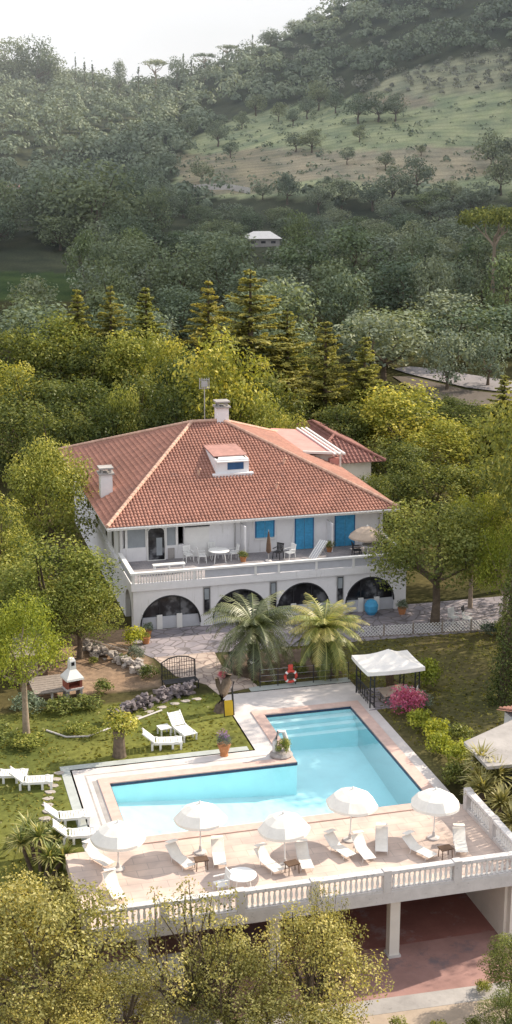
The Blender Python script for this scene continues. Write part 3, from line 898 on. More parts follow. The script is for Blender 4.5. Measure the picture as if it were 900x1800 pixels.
shutter(21.1 - HU, 22.2 - HU, 3.85, 5.0)
shutter(23.62 - HU, 24.72 - HU, 2.93, 5.02, 'shutter_door')
shutter(26.2 - HU, 27.4 - HU, 2.93, 5.05, 'shutter_door')
MB().bx(21.0 - HU, 22.3 - HU, FV - .12, FV - .002, 3.72, 3.8).build('window_sill', M['trim'], house)
for u_, top in ((20.1, 4.9), (25.6, 4.7)):
    MB().bx(u_ - HU, u_ - HU + .1, FV - 1.1, FV - .001, 2.912, top).build('terrace_partition', M['white'], house)
for x, y, z0_ in ((-.06, FV - .1, 2.95), (HWd - .25, FV - .07, 2.95), (7.05, FV - .07, 2.95)):
    MB().tube([(x, y, z0_), (x, y, 5.15)], .045, 6).build('downpipe', M['grey_metal'], house)
# left flank windows
for y in (6.2, 8.8, 12.5, 16.5):
    wn = MB().bx(-.03, .02, y, y + 1.0, 3.2, 4.6).build('flank_window', M['glass'], house)
    f_ = MB(); f_.bx(-.06, .02, y - .08, y, 3.12, 4.68); f_.bx(-.06, .02, y + 1., y + 1.08, 3.12, 4.68); f_.bx(-.06, .02, y, y + 1, 4.6, 4.68); f_.bx(-.06, .02, y, y + 1, 3.12, 3.2)
    f_.build('frame', M['trim'], wn)

# roof -------------------------------------------------------------------
E0u, E1u, E0v, E1v, EZ = 11.85 - HU, 30.1 - HU, 78.55 - HV, 101.0 - HV, 5.3
RL, RR_, RV, RZZ = 19.5 - HU, 21.6 - HU, 90.0 - HV, 9.05


def tile_slope(mb, ea, eb, ra, rb, rng, pitch=.21, course=.33, r_=.078):
    """barrel tiles over a trapezoid: eave ea->eb, ridge ra->rb (local points)"""
    ea, eb, ra, rb = map(lambda q: np.array(q, float), (ea, eb, ra, rb))
    ex = eb - ea; Lx = np.linalg.norm(ex); ex /= Lx
    up = (ra - ea) - ex * np.dot(ra - ea, ex); Ls = np.linalg.norm(up); up /= Ls
    nn = np.cross(ex, up); nn = nn if nn[2] > 0 else -nn
    xa = np.dot(ra - ea, ex); xb = np.dot(rb - ea, ex)
    q = [ea - nn * .02, eb - nn * .02, rb - nn * .02, ra - nn * .02]
    mb.add([tuple(k) for k in q], [(0, 1, 2, 3)], .3)
    ns = int(Ls / course)
    for i in range(ns + 1):
        s0 = i * course - .06; s1 = s0 + course * 1.1
        smid = min(max((s0 + s1) / 2 / Ls, 0), 1)
        l = xa * smid; r2 = Lx + (xb - Lx) * smid
        k0 = int(math.ceil((l + .05) / pitch)); k1 = int(math.floor((r2 - .05) / pitch))
        for k in range(k0, k1 + 1):
            xc = k * pitch; tn = float(np.clip(.5 + rng.normal(0, .2), 0, 1)); jit = rng.normal(0, .008)
            V_ = []
            for s_, lift, rad in ((s0, .035, r_ * 1.1), (min(s1, Ls + .02), .0, r_ * .88)):
                for a_ in (0, 45, 90, 135, 180):
                    x_ = xc + jit - rad * math.cos(R(a_)); h_ = lift + rad * .75 * math.sin(R(a_))
                    V_.append(tuple(ea + ex * x_ + up * s_ + nn * h_))
            Fq = [(j, j + 1, j + 6, j + 5) for j in range(4)] + [(4, 3, 2, 1, 0)]
            mb.add(V_, Fq, tn)


def ridge_run(mb, p0, p1, rng, step=.4, r_=.13):
    p0 = np.array(p0, float); p1 = np.array(p1, float); L_ = np.linalg.norm(p1 - p0); n_ = int(L_ / step)
    for k in range(n_):
        a_ = p0 + (p1 - p0) * k / n_; b_ = p0 + (p1 - p0) * (k + 1.12) / n_
        mb.tube([tuple(a_), tuple(b_)], [r_, r_ * .85], 8, float(np.clip(.5 + rng.normal(0, .2), 0, 1)))


rng = np.random.default_rng(77)
rf = MB()
c00, c10, c11, c01 = (E0u, E0v, EZ), (E1u, E0v, EZ), (E1u, E1v, EZ), (E0u, E1v, EZ)
rl, rr = (RL, RV, RZZ), (RR_, RV, RZZ)
tile_slope(rf, c00, c10, rl, rr, rng); tile_slope(rf, c01, c00, rl, rl, rng); tile_slope(rf, c10, c11, rr, rr, rng); tile_slope(rf, c11, c01, rr, rl, rng, .5, .6)
roof = rf.build('roof', M['tile'], house)
rg = MB()
for a_, b_ in ((c00, rl), (c10, rr), (c11, rr), (c01, rl), (rl, rr)):
    ridge_run(rg, (a_[0], a_[1], a_[2] + .09), (b_[0], b_[1], b_[2] + .09), rng)
rg.build('ridge_tiles', M['ridge_tile'], roof)
ev = MB(); ev.bx(E0u, E1u, E0v - .02, E0v + .1, EZ - .2, EZ - .03); ev.bx(E0u, E0u + .12, E0v + .1, E1v, EZ - .2, EZ - .031); ev.bx(E1u - .12, E1u, E0v + .1, E1v, EZ - .2, EZ - .031)
ev.bx(E0u + .12, E1u - .12, E0v + .1, E1v, EZ - .12, EZ - .05)
ev.build('eaves', M['trim'], roof)
MB().tube([(E0u, E0v - .07, EZ - .06), (E1u, E0v - .07, EZ - .06)], .06, 8).build('gutter', M['trim'], roof)


def roof_z(x, y):
    return min(EZ + (y - E0v) / (RV - E0v) * (RZZ - EZ), EZ + (x - E0u) / (RL - E0u) * (RZZ - EZ), EZ + (E1u - x) / (E1u - RR_) * (RZZ - EZ))


# chimneys
def chimney(x, y, w_, h_, lab, extra=0):
    z = roof_z(x, y)
    c_ = MB(); c_.bx(x - w_ / 2, x + w_ / 2, y - w_ / 2, y + w_ / 2, z - .5, z + h_); c_ = c_.build('chimney', M['white'], roof)
    k = MB(); k.bx(x - w_ / 2 - .12, x + w_ / 2 + .12, y - w_ / 2 - .12, y + w_ / 2 + .12, z + h_ + .002, z + h_ + .1)
    for sx in (-1, 1):
        for sy in (-1, 1): k.bx(x + sx * w_ * .36 - .06, x + sx * w_ * .36 + .06, y + sy * w_ * .36 - .06, y + sy * w_ * .36 + .06, z + h_ + .1, z + h_ + .35)
    k.bx(x - w_ / 2 - .08, x + w_ / 2 + .08, y - w_ / 2 - .08, y + w_ / 2 + .08, z + h_ + .35, z + h_ + .45)
    k.build('chimney_cap', M['grey_conc'], c_)
    c_['label'] = lab


chimney(12.55 - HU + .25, 84.9 - HV, .75, 1.35, 'white chimney standing on the shaded left slope')
chimney(21.6 - HU, 90.2 - HV, .8, .95, 'short white chimney on the ridge')
# vents: little curved tiles
for x, y in ((18.5 - HU, 83.6 - HV), (24.3 - HU, 84.3 - HV), (23.0 - HU, 81.5 - HV)):
    z = roof_z(x, y)
    MB().tube([(x, y, z - .05), (x, y, z + .3), (x + .12, y - .05, z + .42)], [.09, .09, .08], 8).build('roof_vent', M['ridge_tile'], roof)
# dormer
dx0, dx1, dy0 = 19.6 - HU, 21.75 - HU, 83.5 - HV
zf = roof_z((dx0 + dx1) / 2, dy0); zt = zf + .95; dy1 = dy0 + 3.6
dm = MB()
dm.bx(dx0, dx1, dy0, dy0 + .12, zf - .2, zt)
dm.add([(dx0, dy0 + .12, zf - .2), (dx0, dy0 + .12, zt), (dx0, dy1, zt + .12), (dx0 + .12, dy0 + .12, zf - .2), (dx0 + .12, dy0 + .12, zt), (dx0 + .12, dy1, zt + .12)], [(0, 1, 2), (3, 5, 4), (1, 4, 5, 2)])
dm.add([(dx1, dy0 + .12, zf - .2), (dx1, dy0 + .12, zt), (dx1, dy1, zt + .12), (dx1 - .12, dy0 + .12, zf - .2), (dx1 - .12, dy0 + .12, zt), (dx1 - .12, dy1, zt + .12)], [(0, 2, 1), (3, 4, 5), (1, 2, 5, 4)])
dm.bx(dx0 - .25, dx1 + .25, dy0 - .3, dy0 + .0, zf - .12, zf + .1)
dorm = dm.build('dormer', M['white'], roof)
MB().slab((dx0 - .02, dy0 + .5, zt + .16), (dx1 + .02, dy0 + .5, zt + .16), (dx1 + .02, dy1 + .1, zt + .26), (dx0 - .02, dy1 + .1, zt + .26), .06).build('dormer_roof', mat_plain('dormer_roof_tile', (.4, .22, .19), .85, .2, 2.5, .2), roof)
MB().slab((dx0 + .3, dy0 + .55, zt + .1), (dx1 - .3, dy0 + .55, zt + .1), (dx1 - .02, dy0 - .12, zt - .1), (dx0 + .02, dy0 - .12, zt - .1), .06).build('dormer_eave', M['trim'], roof)
MB().bx(dx0 + .75, dx1 - .35, dy0 - .03, dy0 + .05, zf + .3, zt - .2).build('dormer_window', mat_plain('blue_dormer_glass', (.04, .1, .22), .2, .2, 3), roof)
# antenna
ax, ay = 20.4 - HU, 90.1 - HV
an = MB(); an.tube([(ax, ay, RZZ - .1), (ax, ay, RZZ + 2.9)], .035, 6)
an.tube([(ax - .35, ay, RZZ + 2.85), (ax + .35, ay, RZZ + 2.85)], .03, 5); an.tube([(ax - .35, ay, RZZ + 2.3), (ax + .35, ay, RZZ + 2.3)], .03, 5)
for k in (-.32, -.16, 0, .16, .32): an.tube([(ax + k, ay, RZZ + 2.25), (ax + k, ay, RZZ + 2.98)], .035, 5)
an.bx(ax - .22, ax + .22, ay - .06, ay + .06, RZZ + 2.4, RZZ + 2.75)
an.build('antenna', M['grey_metal'], house)

# rear annex --------------------------------------------------------------
annex = thing('annex', 'low annex with dark brown tiled hip roof behind the villa', 'annex', hloc(30.5, 99.0, 0), A)
MB().bx(0.6, 5.2, .5, 11.5, -.3, 3.4).build('wall', M['white_wall_warm'], annex)
rf = MB(); z0, z1 = 3.5, 5.0
a00, a10, a11, a01 = (0, 0, z0), (6.2, 0, z0), (6.2, 12.4, z0), (0, 12.4, z0); ra, rb = (3.1, 3.4, z1), (3.1, 9.2, z1)
tile_slope(rf, a00, a10, ra, ra, rng, .32, .45); tile_slope(rf, a10, a11, ra, rb, rng, .32, .45); tile_slope(rf, a01, a00, rb, ra, rng, .32, .45); tile_slope(rf, a11, a01, rb, rb, rng, .5, .6)
rf2 = rf.build('roof', M['tile_dark'], annex)
rg = MB()
for a_, b_ in ((a00, ra), (a10, ra), (a11, rb), (a01, rb), (ra, rb)): ridge_run(rg, (a_[0], a_[1], a_[2] + .08), (b_[0], b_[1], b_[2] + .08), rng)
rg.build('ridge_tiles', M['tile_dark'], rf2)
lean = thing('lean_to_roof', 'pink lean-to roof with white rafters rising from the far slope of the villa roof', 'lean-to', hloc(27.4, 90.2, 0), A)
MB().slab((.0, 0.0, 6.55), (2.6, 0.0, 6.3), (2.6, 8.6, 6.35), (.0, 8.6, 6.6), .08).build('roof_panel', M['pink_panel'], lean)
rb_ = MB()
for x in (2.05, 2.4, 2.75): rb_.slab((x, -.6, 6.46), (x + .12, -.6, 6.46), (x + .12, 8.7, 6.52), (x, 8.7, 6.52), .1)
rb_.slab((-.05, -.14, 6.66), (2.95, -.14, 6.4), (2.95, .02, 6.4), (-.05, .02, 6.66), .16)
rb_.build('rafter', M['trim'], lean)
MB().bx(.25, 2.2, .3, .5, 5.3, 6.25).build('wall', M['white_wall_warm'], lean)
MB().bx(1.9, 2.55, -.05, .28, 4.9, 6.0).build('pink_wall', M['pink_panel'], lean)
MB().bx(2.6, 2.72, -.1, .03, 4.8, 6.28).build('post', M['trim'], lean)

# ================================================================== FURNITURE
def parasol(label, u, v, z=0., htop=2.15, r_=1.08, mat='fabric', group='white parasols on the pool deck', tilt=0.):
    t = thing('parasol', label, 'parasol', hloc(u, v, z), random.uniform(0, 1), group)
    t.rotation_euler = (random.uniform(-.05, .05), random.uniform(-.05, .05), random.uniform(0, 1)); r_ = r_ * random.uniform(.93, 1.04)
    MB().lathe([(.26, 0), (.26, .05), (.08, .09), (.05, .3)], 16).build('base', M['stonewhite'], t)
    MB().tube([(0, 0, .05), (0, 0, htop + .02)], .028, 8).build('pole', M['trim'], t)
    n = 8; prof = [(.03, 0), (.4, -.1), (.75, -.28), (r_, -.6)]
    V_ = []; Fc = []
    seg = n * 4
    for j, (rr_, zz) in enumerate(prof):
        for k in range(seg):
            q = 2 * PI * k / seg; ph = (k % 4) / 4.
            sag = math.sin(ph * PI)
            rad = rr_ * (1 - .06 * sag * (j / 3)); V_.append((rad * math.cos(q), rad * math.sin(q), htop + zz - .035 * sag * (j / 3)))
    for k in range(seg):
        q = 2 * PI * k / seg; ph = (k % 4) / 4.; sag = math.sin(ph * PI); rad = r_ * (1 - .06 * sag)
        V_.append((rad * math.cos(q), rad * math.sin(q), htop - .6 - .1 - .05 * sag))
    for j in range(len(prof)):
        for k in range(seg):
            Fc.append((j * seg + k, j * seg + (k + 1) % seg, (j + 1) * seg + (k + 1) % seg, (j + 1) * seg + k))
    c_ = MB().add(V_, Fc).build('canopy', M[mat], t)
    MB().lathe([(.05, 0), (.06, .04), (.02, .1)], 8, (0, 0, htop)).build('finial', M['trim'], c_)
    for k in range(8):
        q = 2 * PI * k / 8
        MB().tube([(0, 0, htop - .04), (r_ * .98 * math.cos(q), r_ * .98 * math.sin(q), htop - .64)], .012, 4).build('rib', M['grey_metal'], c_)
    return t


for lab, u, v, h in (('white parasol at the far end of the pool deck row by the gutter strip', 7.35, 48.3, 1.95), ('white parasol shading two sunbeds in front of the shallow end of the pool', 10.7, 48.75, 2.1),
                     ('white parasol standing nearest the middle of the deck with a small table at its foot', 13.65, 46.9, 2.2), ('white parasol before the deep end of the pool with its pole fully visible', 16.72, 48.2, 2.25),
                     ('white parasol beside the side balustrade and the yucca', 20.05, 47.5, 2.1)):
    parasol(lab, u, v, 0, h)

# sunbeds
def make_sunbed(label, u, v, rz):
    t = thing('sunbed', label, 'sunbed', hloc(u, v, 0), A + rz, 'white sunbeds on the pool deck', .76)
    f_ = MB()
    for x in (-.31, .31):
        f_.tube([(x, -.95, .3), (x, .35, .3), (x, .95, .72)], .02, 6)
    for y, z in ((-.95, .3), (.35, .3), (.95, .72)): f_.tube([(-.31, y, z), (.31, y, z)], .02, 6)
    f_.build('frame', M['trim'], t)
    for x in (-.31, .31):
        for y in (-.75, .3): MB().tube([(x, y, .3), (x, y + .06, 0)], .02, 6).build('leg', M['trim'], t)
    MB().slab((-.29, -.93, .31), (.29, -.93, .31), (.29, .33, .31), (-.29, .33, .31), .03).build('seat', M['fabric'], t)
    MB().slab((-.29, .34, .315), (.29, .34, .315), (.29, .93, .725), (-.29, .93, .725), .03).build('backrest', M['fabric'], t)
    s_ = MB(); s_.slab((-.3, .62, .98), (.3, .62, .98), (.3, 1.02, .9), (-.3, 1.02, .9), .02); s_.build('sunshade', M['fabric'], t)
    return t


sb = make_sunbed('white sunbed under the second parasol, the one nearer the pool gutter', 9.75, 48.1, .35)
for lab, u, v, rz in (('white sunbed under the second parasol, on the side of the third parasol', 11.25, 47.95, -.15), ('white sunbed in the shadow beside the third parasol and its side table', 13.0, 46.9, .3),
                      ('white sunbed standing in sun close against the third parasol pole', 14.4, 46.8, -.1), ('white sunbed below the parasol nearest the pool, the one towards the third parasol', 16.0, 47.3, .35),
                      ('white sunbed drawn up just in front of the pole of the parasol nearest the pool', 16.85, 46.9, .05), ('white sunbed between the fourth and fifth parasols in grey shade', 17.75, 47.3, -.35),
                      ('white sunbed in front of the fifth parasol beside the brown stool', 19.0, 46.4, .45), ('white sunbed behind the corner of the balustrade near the yucca', 20.75, 46.45, -.3),
                      ('white sunbed half under the first parasol by the deck end', 6.7, 49.0, .5), ('white sunbed lying close to the front balustrade behind leafy twigs', 6.9, 46.5, .1)):
    dup(sb, lab, hloc(u, v, 0), A + rz, None, .76)


def round_table(label, u, v, z=0., r_=.5, h=.7, mat='plastic', group=None):
    t = thing('round_table', label, 'table', hloc(u, v, z), A, group)
    MB().lathe([(r_, h - .04), (r_ + .02, h - .02), (r_, h)], 20).build('tabletop', M[mat], t, bevel=0)
    for k in range(4):
        q = PI / 4 + k * PI / 2
        MB().tube([(r_ * .6 * math.cos(q), r_ * .6 * math.sin(q), h - .04), (r_ * .8 * math.cos(q), r_ * .8 * math.sin(q), 0)], .03, 6).build('leg', M[mat], t)
    return t


def make_chair(label, loc, rz, mat='plastic', group=None, seat_mat=None):
    t = thing('garden_chair', label, 'chair', loc, rz, group)
    MB().bx(-.24, .24, -.22, .24, .4, .44).build('seat', M[seat_mat or mat], t)
    b_ = MB()
    for k in range(5): b_.rbx((-.19 + k * .095, .27, .67), (.07, .025, .44), rx=-.14)
    b_.rbx((0, .305, .88), (.48, .03, .08), rx=-.14); b_.build('backrest', M[mat], t)
    for x in (-.22, .22):
        for y in (-.2, .22): MB().tube([(x, y, .42), (x * 1.12, y * 1.15, 0)], .025, 6).build('leg', M[mat], t)
        MB().bx(x * 1.1 - .03, x * 1.1 + .03, -.2, .26, .62, .65).build('armrest', M[mat], t)
    return t


def make_stool(label, loc, rz):
    t = thing('side_table', label, 'side table', loc, rz, 'small brown side tables on the pool deck')
    MB().bx(-.26, .26, -.2, .2, .4, .44).build('tabletop', M['brown_wood'], t)
    for x in (-.2, .2):
        for y in (-.15, .15): MB().tube([(x, y, .4), (x * 1.1, y * 1.1, 0)], .02, 5).build('leg', M['brown_wood'], t)
    return t


st = make_stool('small brown side table under the second parasol between two sunbeds', hloc(10.45, 47.5), A)
dup(st, 'small brown side table below the third parasol', hloc(13.75, 46.3), A + .2)
dup(st, 'small brown side table in front of the fifth parasol near the balustrade', hloc(19.9, 45.9), A + .1)
round_table('round white plastic table by the front balustrade', 11.55, 45.5, 0, .55, .7)
wc = make_chair('white plastic chair tucked beside the round table at the front balustrade', hloc(10.75, 45.5), A - 1.4)

# plastic loungers on the lawn
def make_lounger(label, u, v, rz):
    t = thing('plastic_lounger', label, 'lounger', hloc(u, v, 0), A + rz, 'white plastic loungers on the lawn')
    b_ = MB()
    for k in range(11): b_.bx(-.32, .32, -1.0 + k * .11, -1.0 + k * .11 + .085, .33, .37)
    for x in (-.34, .3): b_.bx(x, x + .05, -1.02, .28, .27, .38)
    b_.build('bed', M['plastic'], t)
    k_ = MB(); ang = .72
    for k in range(7):
        y = .26 + (k + .5) * .105 * math.cos(ang); z = .36 + (k + .5) * .105 * math.sin(ang); k_.rbx((0, y, z), (.62, .085, .03), rx=ang)
    for x in (-.32, .32): k_.rbx((x, .26 + .38 * math.cos(ang), .36 + .38 * math.sin(ang)), (.05, .78, .06), rx=ang)
    k_.build('backrest', M['plastic'], t)
    for x in (-.32, .32):
        for y in (-.75, .2):
            l_ = MB(); l_.tube([(x, y + .19 * math.cos(q), .2 + .19 * math.sin(q)) for q in [PI * j / 8 for j in range(-1, 10)]], .035, 6)
            l_.bx(x - .03, x + .03, y - .24, y - .14, 0, .3); l_.bx(x - .03, x + .03, y + .14, y + .24, 0, .3)
            l_.build('leg', M['plastic'], t)
    return t


lg = make_lounger('white plastic lounger seen side-on in the middle of the lawn', 11.1, 58.95, PI / 2 - A + .1)
dup(lg, 'white plastic lounger with its back raised, end-on behind the side-on one', hloc(12.35, 60.2, 0), A + .25)
dup(lg, 'white plastic lounger beside the stepping stones, the nearer of the pair at the lawn edge', hloc(4.8, 56.35, 0), PI / 2 + .1)
dup(lg, 'white plastic lounger partly cut off by the picture edge behind its twin', hloc(3.8, 57.3, 0), PI / 2 + .05)
dup(lg, 'white plastic lounger half hidden in the spiky plants, the upper one', hloc(5.85, 52.6, 0), PI / 2 + .2)
dup(lg, 'white plastic lounger half hidden in spiky plants, lower one next to the first parasol', hloc(6.0, 51.0, 0), PI / 2 + .15)
tb = thing('low_table', 'small square white table beside the end-on lounger on the lawn', 'table', hloc(11.55, 60.35), A + .2)
MB().bx(-.28, .28, -.28, .28, .36, .41).build('tabletop', M['plastic'], tb)
for x in (-.23, .23):
    for y in (-.23, .23): MB().bx(x - .03, x + .03, y - .03, y + .03, 0, .36).build('leg', M['plastic'], tb)

# terrace furniture ---------------------------------------------------------
TZ = 2.91
round_table('oval white table on the villa terrace between plastic chairs', 18.45, 78.0, TZ, .62, .72)
tc1 = make_chair('white plastic chair on the terrace on the veranda side of the oval table', hloc(17.45, 78.1, TZ), A + 1.5)
dup(tc1, 'white plastic chair behind the oval terrace table', hloc(18.3, 78.85, TZ), A + .1)
dup(tc1, 'white plastic chair on the terrace against the partition beside the oval table', hloc(19.4, 78.2, TZ), A - 1.5)
dup(tc1, 'white plastic chair on the terrace next to the brick pier', hloc(16.7, 78.5, TZ), A + .2)
t = thing('long_bench', 'low white bench standing behind the terrace rail near the veranda door', 'bench', hloc(15.1, 76.5, TZ), A)
MB().bx(-.95, .95, -.2, .2, .5, .56).build('seat', M['plastic'], t)
for x in (-.85, 0, .85): MB().bx(x - .05, x + .05, -.17, .17, 0, .5).build('leg', M['plastic'], t)
t = thing('folded_parasol', 'folded dark brown parasol standing upright on the terrace before the blue shutter', 'parasol', hloc(21.35, 77.3, TZ), A)
MB().lathe([(.2, 0), (.2, .06), (.04, .1)], 12).build('base', M['stonewhite'], t)
MB().tube([(0, 0, .05), (0, 0, 1.95)], .03, 6).build('pole', M['grey_metal'], t)
MB().lathe([(.05, .5), (.16, .62), (.13, 1.1), (.07, 1.6), (.03, 1.85)], 10).build('canopy', M['brown_wood'], t)
bc = make_chair('dark terrace chair beside the folded parasol', hloc(22.05, 77.7, TZ), A - .8, 'black_metal', None)
dup(tc1, 'white plastic chair on the terrace just past the dark chair and folded parasol', hloc(22.7, 77.4, TZ), A - 1.2)
t = thing('deck_chair', 'striped folding deck chair on the terrace before the middle blue door', 'deck chair', hloc(24.5, 77.3, TZ), A - .9)
f_ = MB()
for x in (-.3, .3): f_.tube([(x, -.7, .05), (x, .55, .95)], .025, 5); f_.tube([(x, .5, .02), (x, -.1, .6)], .02, 5)
f_.build('frame', M['grey_metal'], t)
for k in range(7):
    MB().slab((-.28 + k * .08, -.68, .09), (-.28 + k * .08 + .055, -.68, .09), (-.28 + k * .08 + .055, .53, .96), (-.28 + k * .08, .53, .96), .015).build('stripe', M['plastic'] if k % 2 == 0 else M['grey_panel'], t)
parasol('beige square topped parasol over the black and white chairs at the terrace end', 27.5, 77.2, TZ, 1.75, 1.15, 'beige_canvas', None)
round_table('white table under the beige terrace parasol', 27.6, 76.8, TZ, .5, .7)
for k, (du, dv, rz, mt, lab) in enumerate(((-.8, .1, 1.5, 'black_metal', 'black chair on the door side of the table under the beige parasol'), (.75, .15, -1.5, 'black_metal', 'black chair at the terrace end of the table under the beige parasol'),
                                           (.1, .8, 0, 'plastic', 'white chair behind the table under the beige parasol'))):
    if mt == 'plastic': dup(tc1, lab, hloc(27.6 + du, 76.8 + dv, TZ), A + rz)
    else: dup(bc, lab, hloc(27.6 + du, 76.8 + dv, TZ), A + rz)


def pot_plant(label, loc, kind, r_=.22, h=.35, s=.5, mat='terracotta', stem=0.):
    t = thing('potted_plant', label, 'potted plant', loc, random.uniform(0, 6))
    MB().lathe([(r_ * .7, 0), (r_, h * .9), (r_ * 1.1, h * .9), (r_ * 1.1, h), (r_ * .9, h)], 14).build('pot', M[mat], t)
    o = inst('foliage', PROTO[kind][0][1], t, (0, 0, h - .1 + stem)); o.scale = (s, s, s)
    if stem: MB().tube([(0, 0, h - .05), (0, 0, h + stem + .2)], .03, 5).build('stem', M['bark'], t)
    return t


pot_plant('green potted plant on the terrace floor beside the partition', hloc(19.85, 77.6, TZ), 'bush_mid', .2, .3, .45)
pot_plant('small potted plant at the foot of the striped deck chair', hloc(25.5, 78.3, TZ), 'bush_mid', .2, .3, .5)

# ================================================================== GARDEN STRUCTURES
M['slate'] = mat_paving('slate_paving', (.25, .235, .265), (.34, .31, .335), (.17, .155, .16), 1.5, .06)
M['slate_warm'] = mat_paving('warm_slate_paving', (.42, .35, .31), (.5, .42, .37), (.28, .22, .2), 1.7, .06)


def sheet(name, pts, z, mat, th=.12):
    d_ = MB(); d_.prism(pts, z - th, z); return struct(name, d_, mat, P0, A)


sheet('patio', [(12.9, 70.6), (47, 69.4), (47, 75.6), (29.25, 75.6), (29.25, 75.02), (12.5, 75.02), (12.2, 72)], .02, M['slate'])
sheet('garden_path', [(13.0, 70.6), (16.4, 70.6), (16.3, 68.4), (17.2, 66.6), (17.4, 65.12), (15.2, 64.52), (14.9, 66.0), (13.6, 67.6)], .024, M['slate_warm'])
sheet('palm_bed', [(16.6, 66.9), (17.8, 65.6), (22.2, 65.6), (22.2, 69.8), (16.7, 69.9)], .05, M['soil'])

# gazebo
gz = thing('gazebo', 'garden gazebo with black posts and a white pyramid canvas roof', 'gazebo', hloc(23.35, 61.95), A)
for sx in (-1, 1):
    for sy in (-1, 1):
        p_ = MB(); x, y = sx * 1.28, sy * 1.05
        for q in (-.12, .12): p_.tube([(x + q * -sx * .9 - sx * .1, y, 0), (x + q * -sx * .9 - sx * .1, y, 1.95)], .035, 6)
        for k in range(6): p_.tube([(x - sx * .2, y, .2 + k * .3), (x + sx * .02, y, .35 + k * .3)], .02, 4)
        p_.build('post', M['black_metal'], gz)
tr_ = MB()
for sy in (-1, 1): tr_.bx(-1.3, 1.3, sy * 1.05 - .03, sy * 1.05 + .03, 1.9, 1.97)
for sx in (-1, 1): tr_.bx(sx * 1.28 - .03, sx * 1.28 + .03, -1.0, 1.0, 1.901, 1.971)
for y in (-.7, -.35, 0, .35, .7): tr_.tube([(-1.28, y, .1), (-1.28, y + .25, .85)], .02, 4); tr_.tube([(-1.28, y + .25, .1), (-1.28, y, .85)], .02, 4)
tr_.bx(-1.3, -1.26, -1.0, 1.0, .84, .9)
tr_.build('frame', M['black_metal'], gz)
cr = MB(); ex, ey = 1.5, 1.25; zt, ze = 2.62, 1.98
C4 = [(-ex, -ey, ze), (ex, -ey, ze), (ex, ey, ze), (-ex, ey, ze)]
V_ = []; Fc = []
for i in range(4):
    a_ = np.array(C4[i]); b_ = np.array(C4[(i + 1) % 4]); o_ = len(V_)
    for r_ in range(7):
        f = r_ / 6
        for q in range(9):
            g_ = q / 8; p_ = (a_ + (b_ - a_) * g_) * (1 - f) + np.array((0, 0, zt)) * f
            p_[2] -= .1 * math.sin(PI * f) + .05 * math.sin(PI * g_) * (1 - f)
            V_.append(tuple(p_))
    for r_ in range(6):
        for q in range(8): Fc.append((o_ + r_ * 9 + q, o_ + r_ * 9 + q + 1, o_ + (r_ + 1) * 9 + q + 1, o_ + (r_ + 1) * 9 + q))
    k0 = len(V_)
    for q in range(9):
        g_ = q / 8; p_ = a_ + (b_ - a_) * g_; z_ = p_[2] - .05 * math.sin(PI * g_)
        V_ += [(p_[0], p_[1], z_), (p_[0] * 1.004, p_[1] * 1.004, z_ - .2)]
    for q in range(8): Fc.append((k0 + 2 * q, k0 + 2 * q + 1, k0 + 2 * q + 3, k0 + 2 * q + 2))
cr.add(V_, Fc); cr.build('canopy', M['canvas'], gz)
sheet('gazebo_floor', [(21.9, 60.6), (24.9, 60.6), (24.9, 63.3), (22.35, 63.3), (22.32, 60.7)], .03, M['slate'])
t = thing('folding_table', 'tilted beige folding table top under the gazebo', 'table', hloc(23.4, 61.3), A)
MB().slab((-.6, -.45, .55), (.6, -.45, .75), (.6, .45, .78), (-.6, .45, .62), .05).build('tabletop', M['beige_canvas'], t)
for x in (-.45, .45):
    for y in (-.35, .35): MB().tube([(x, y, .6), (x * 1.2, y, 0)], .025, 5).build('leg', M['brown_wood'], t)
gc1 = make_chair('brown chair behind the tilted table under the gazebo', hloc(23.8, 62.4), A + .2, 'brown_wood')
dup(tc1, 'white plastic chair beside the pink flowers at the gazebo', hloc(24.4, 61.2), A - 2.2)

# lattice fence along the patio edge
lf = thing('lattice_fence', 'low white criss-cross lattice fence along the patio edge', 'fence', hloc(24.6, 70.75), A - .09)
lt = MB(); Lf = 8.6
k = -.6
while k < Lf:
    for sgn in (1, -1):
        x0_, x1_ = (k, k + .6) if sgn == 1 else (k + .6, k)
        za, zb = 0.06, .66
        if min(x0_, x1_) >= 0 and max(x0_, x1_) <= Lf: lt.tube([(x0_, 0.02 * sgn, za), (x1_, .02 * sgn, zb)], .018, 4)
    k += .2
lt.build('lattice', M['trim'], lf)
MB().bx(0, Lf, -.03, .03, .0, .06).build('rail', M['grey_wood'], lf)
for k in range(6): MB().bx(k * 1.72 - .04, k * 1.72 + .04, -.05, .05, -.1, .72).build('post', M['grey_wood'], lf)
make_chair('white plastic chair at the foot of the large patio tree', hloc(31.0, 71.6), A + .3)
tl = make_chair('white plastic chair with a dark cloth over its back near the ivy column', hloc(31.7, 71.2), A + .9)
MB().rbx((0, .31, .95), (.4, .08, .3), rx=-.14).build('dark_cloth', M['black_metal'], tl)

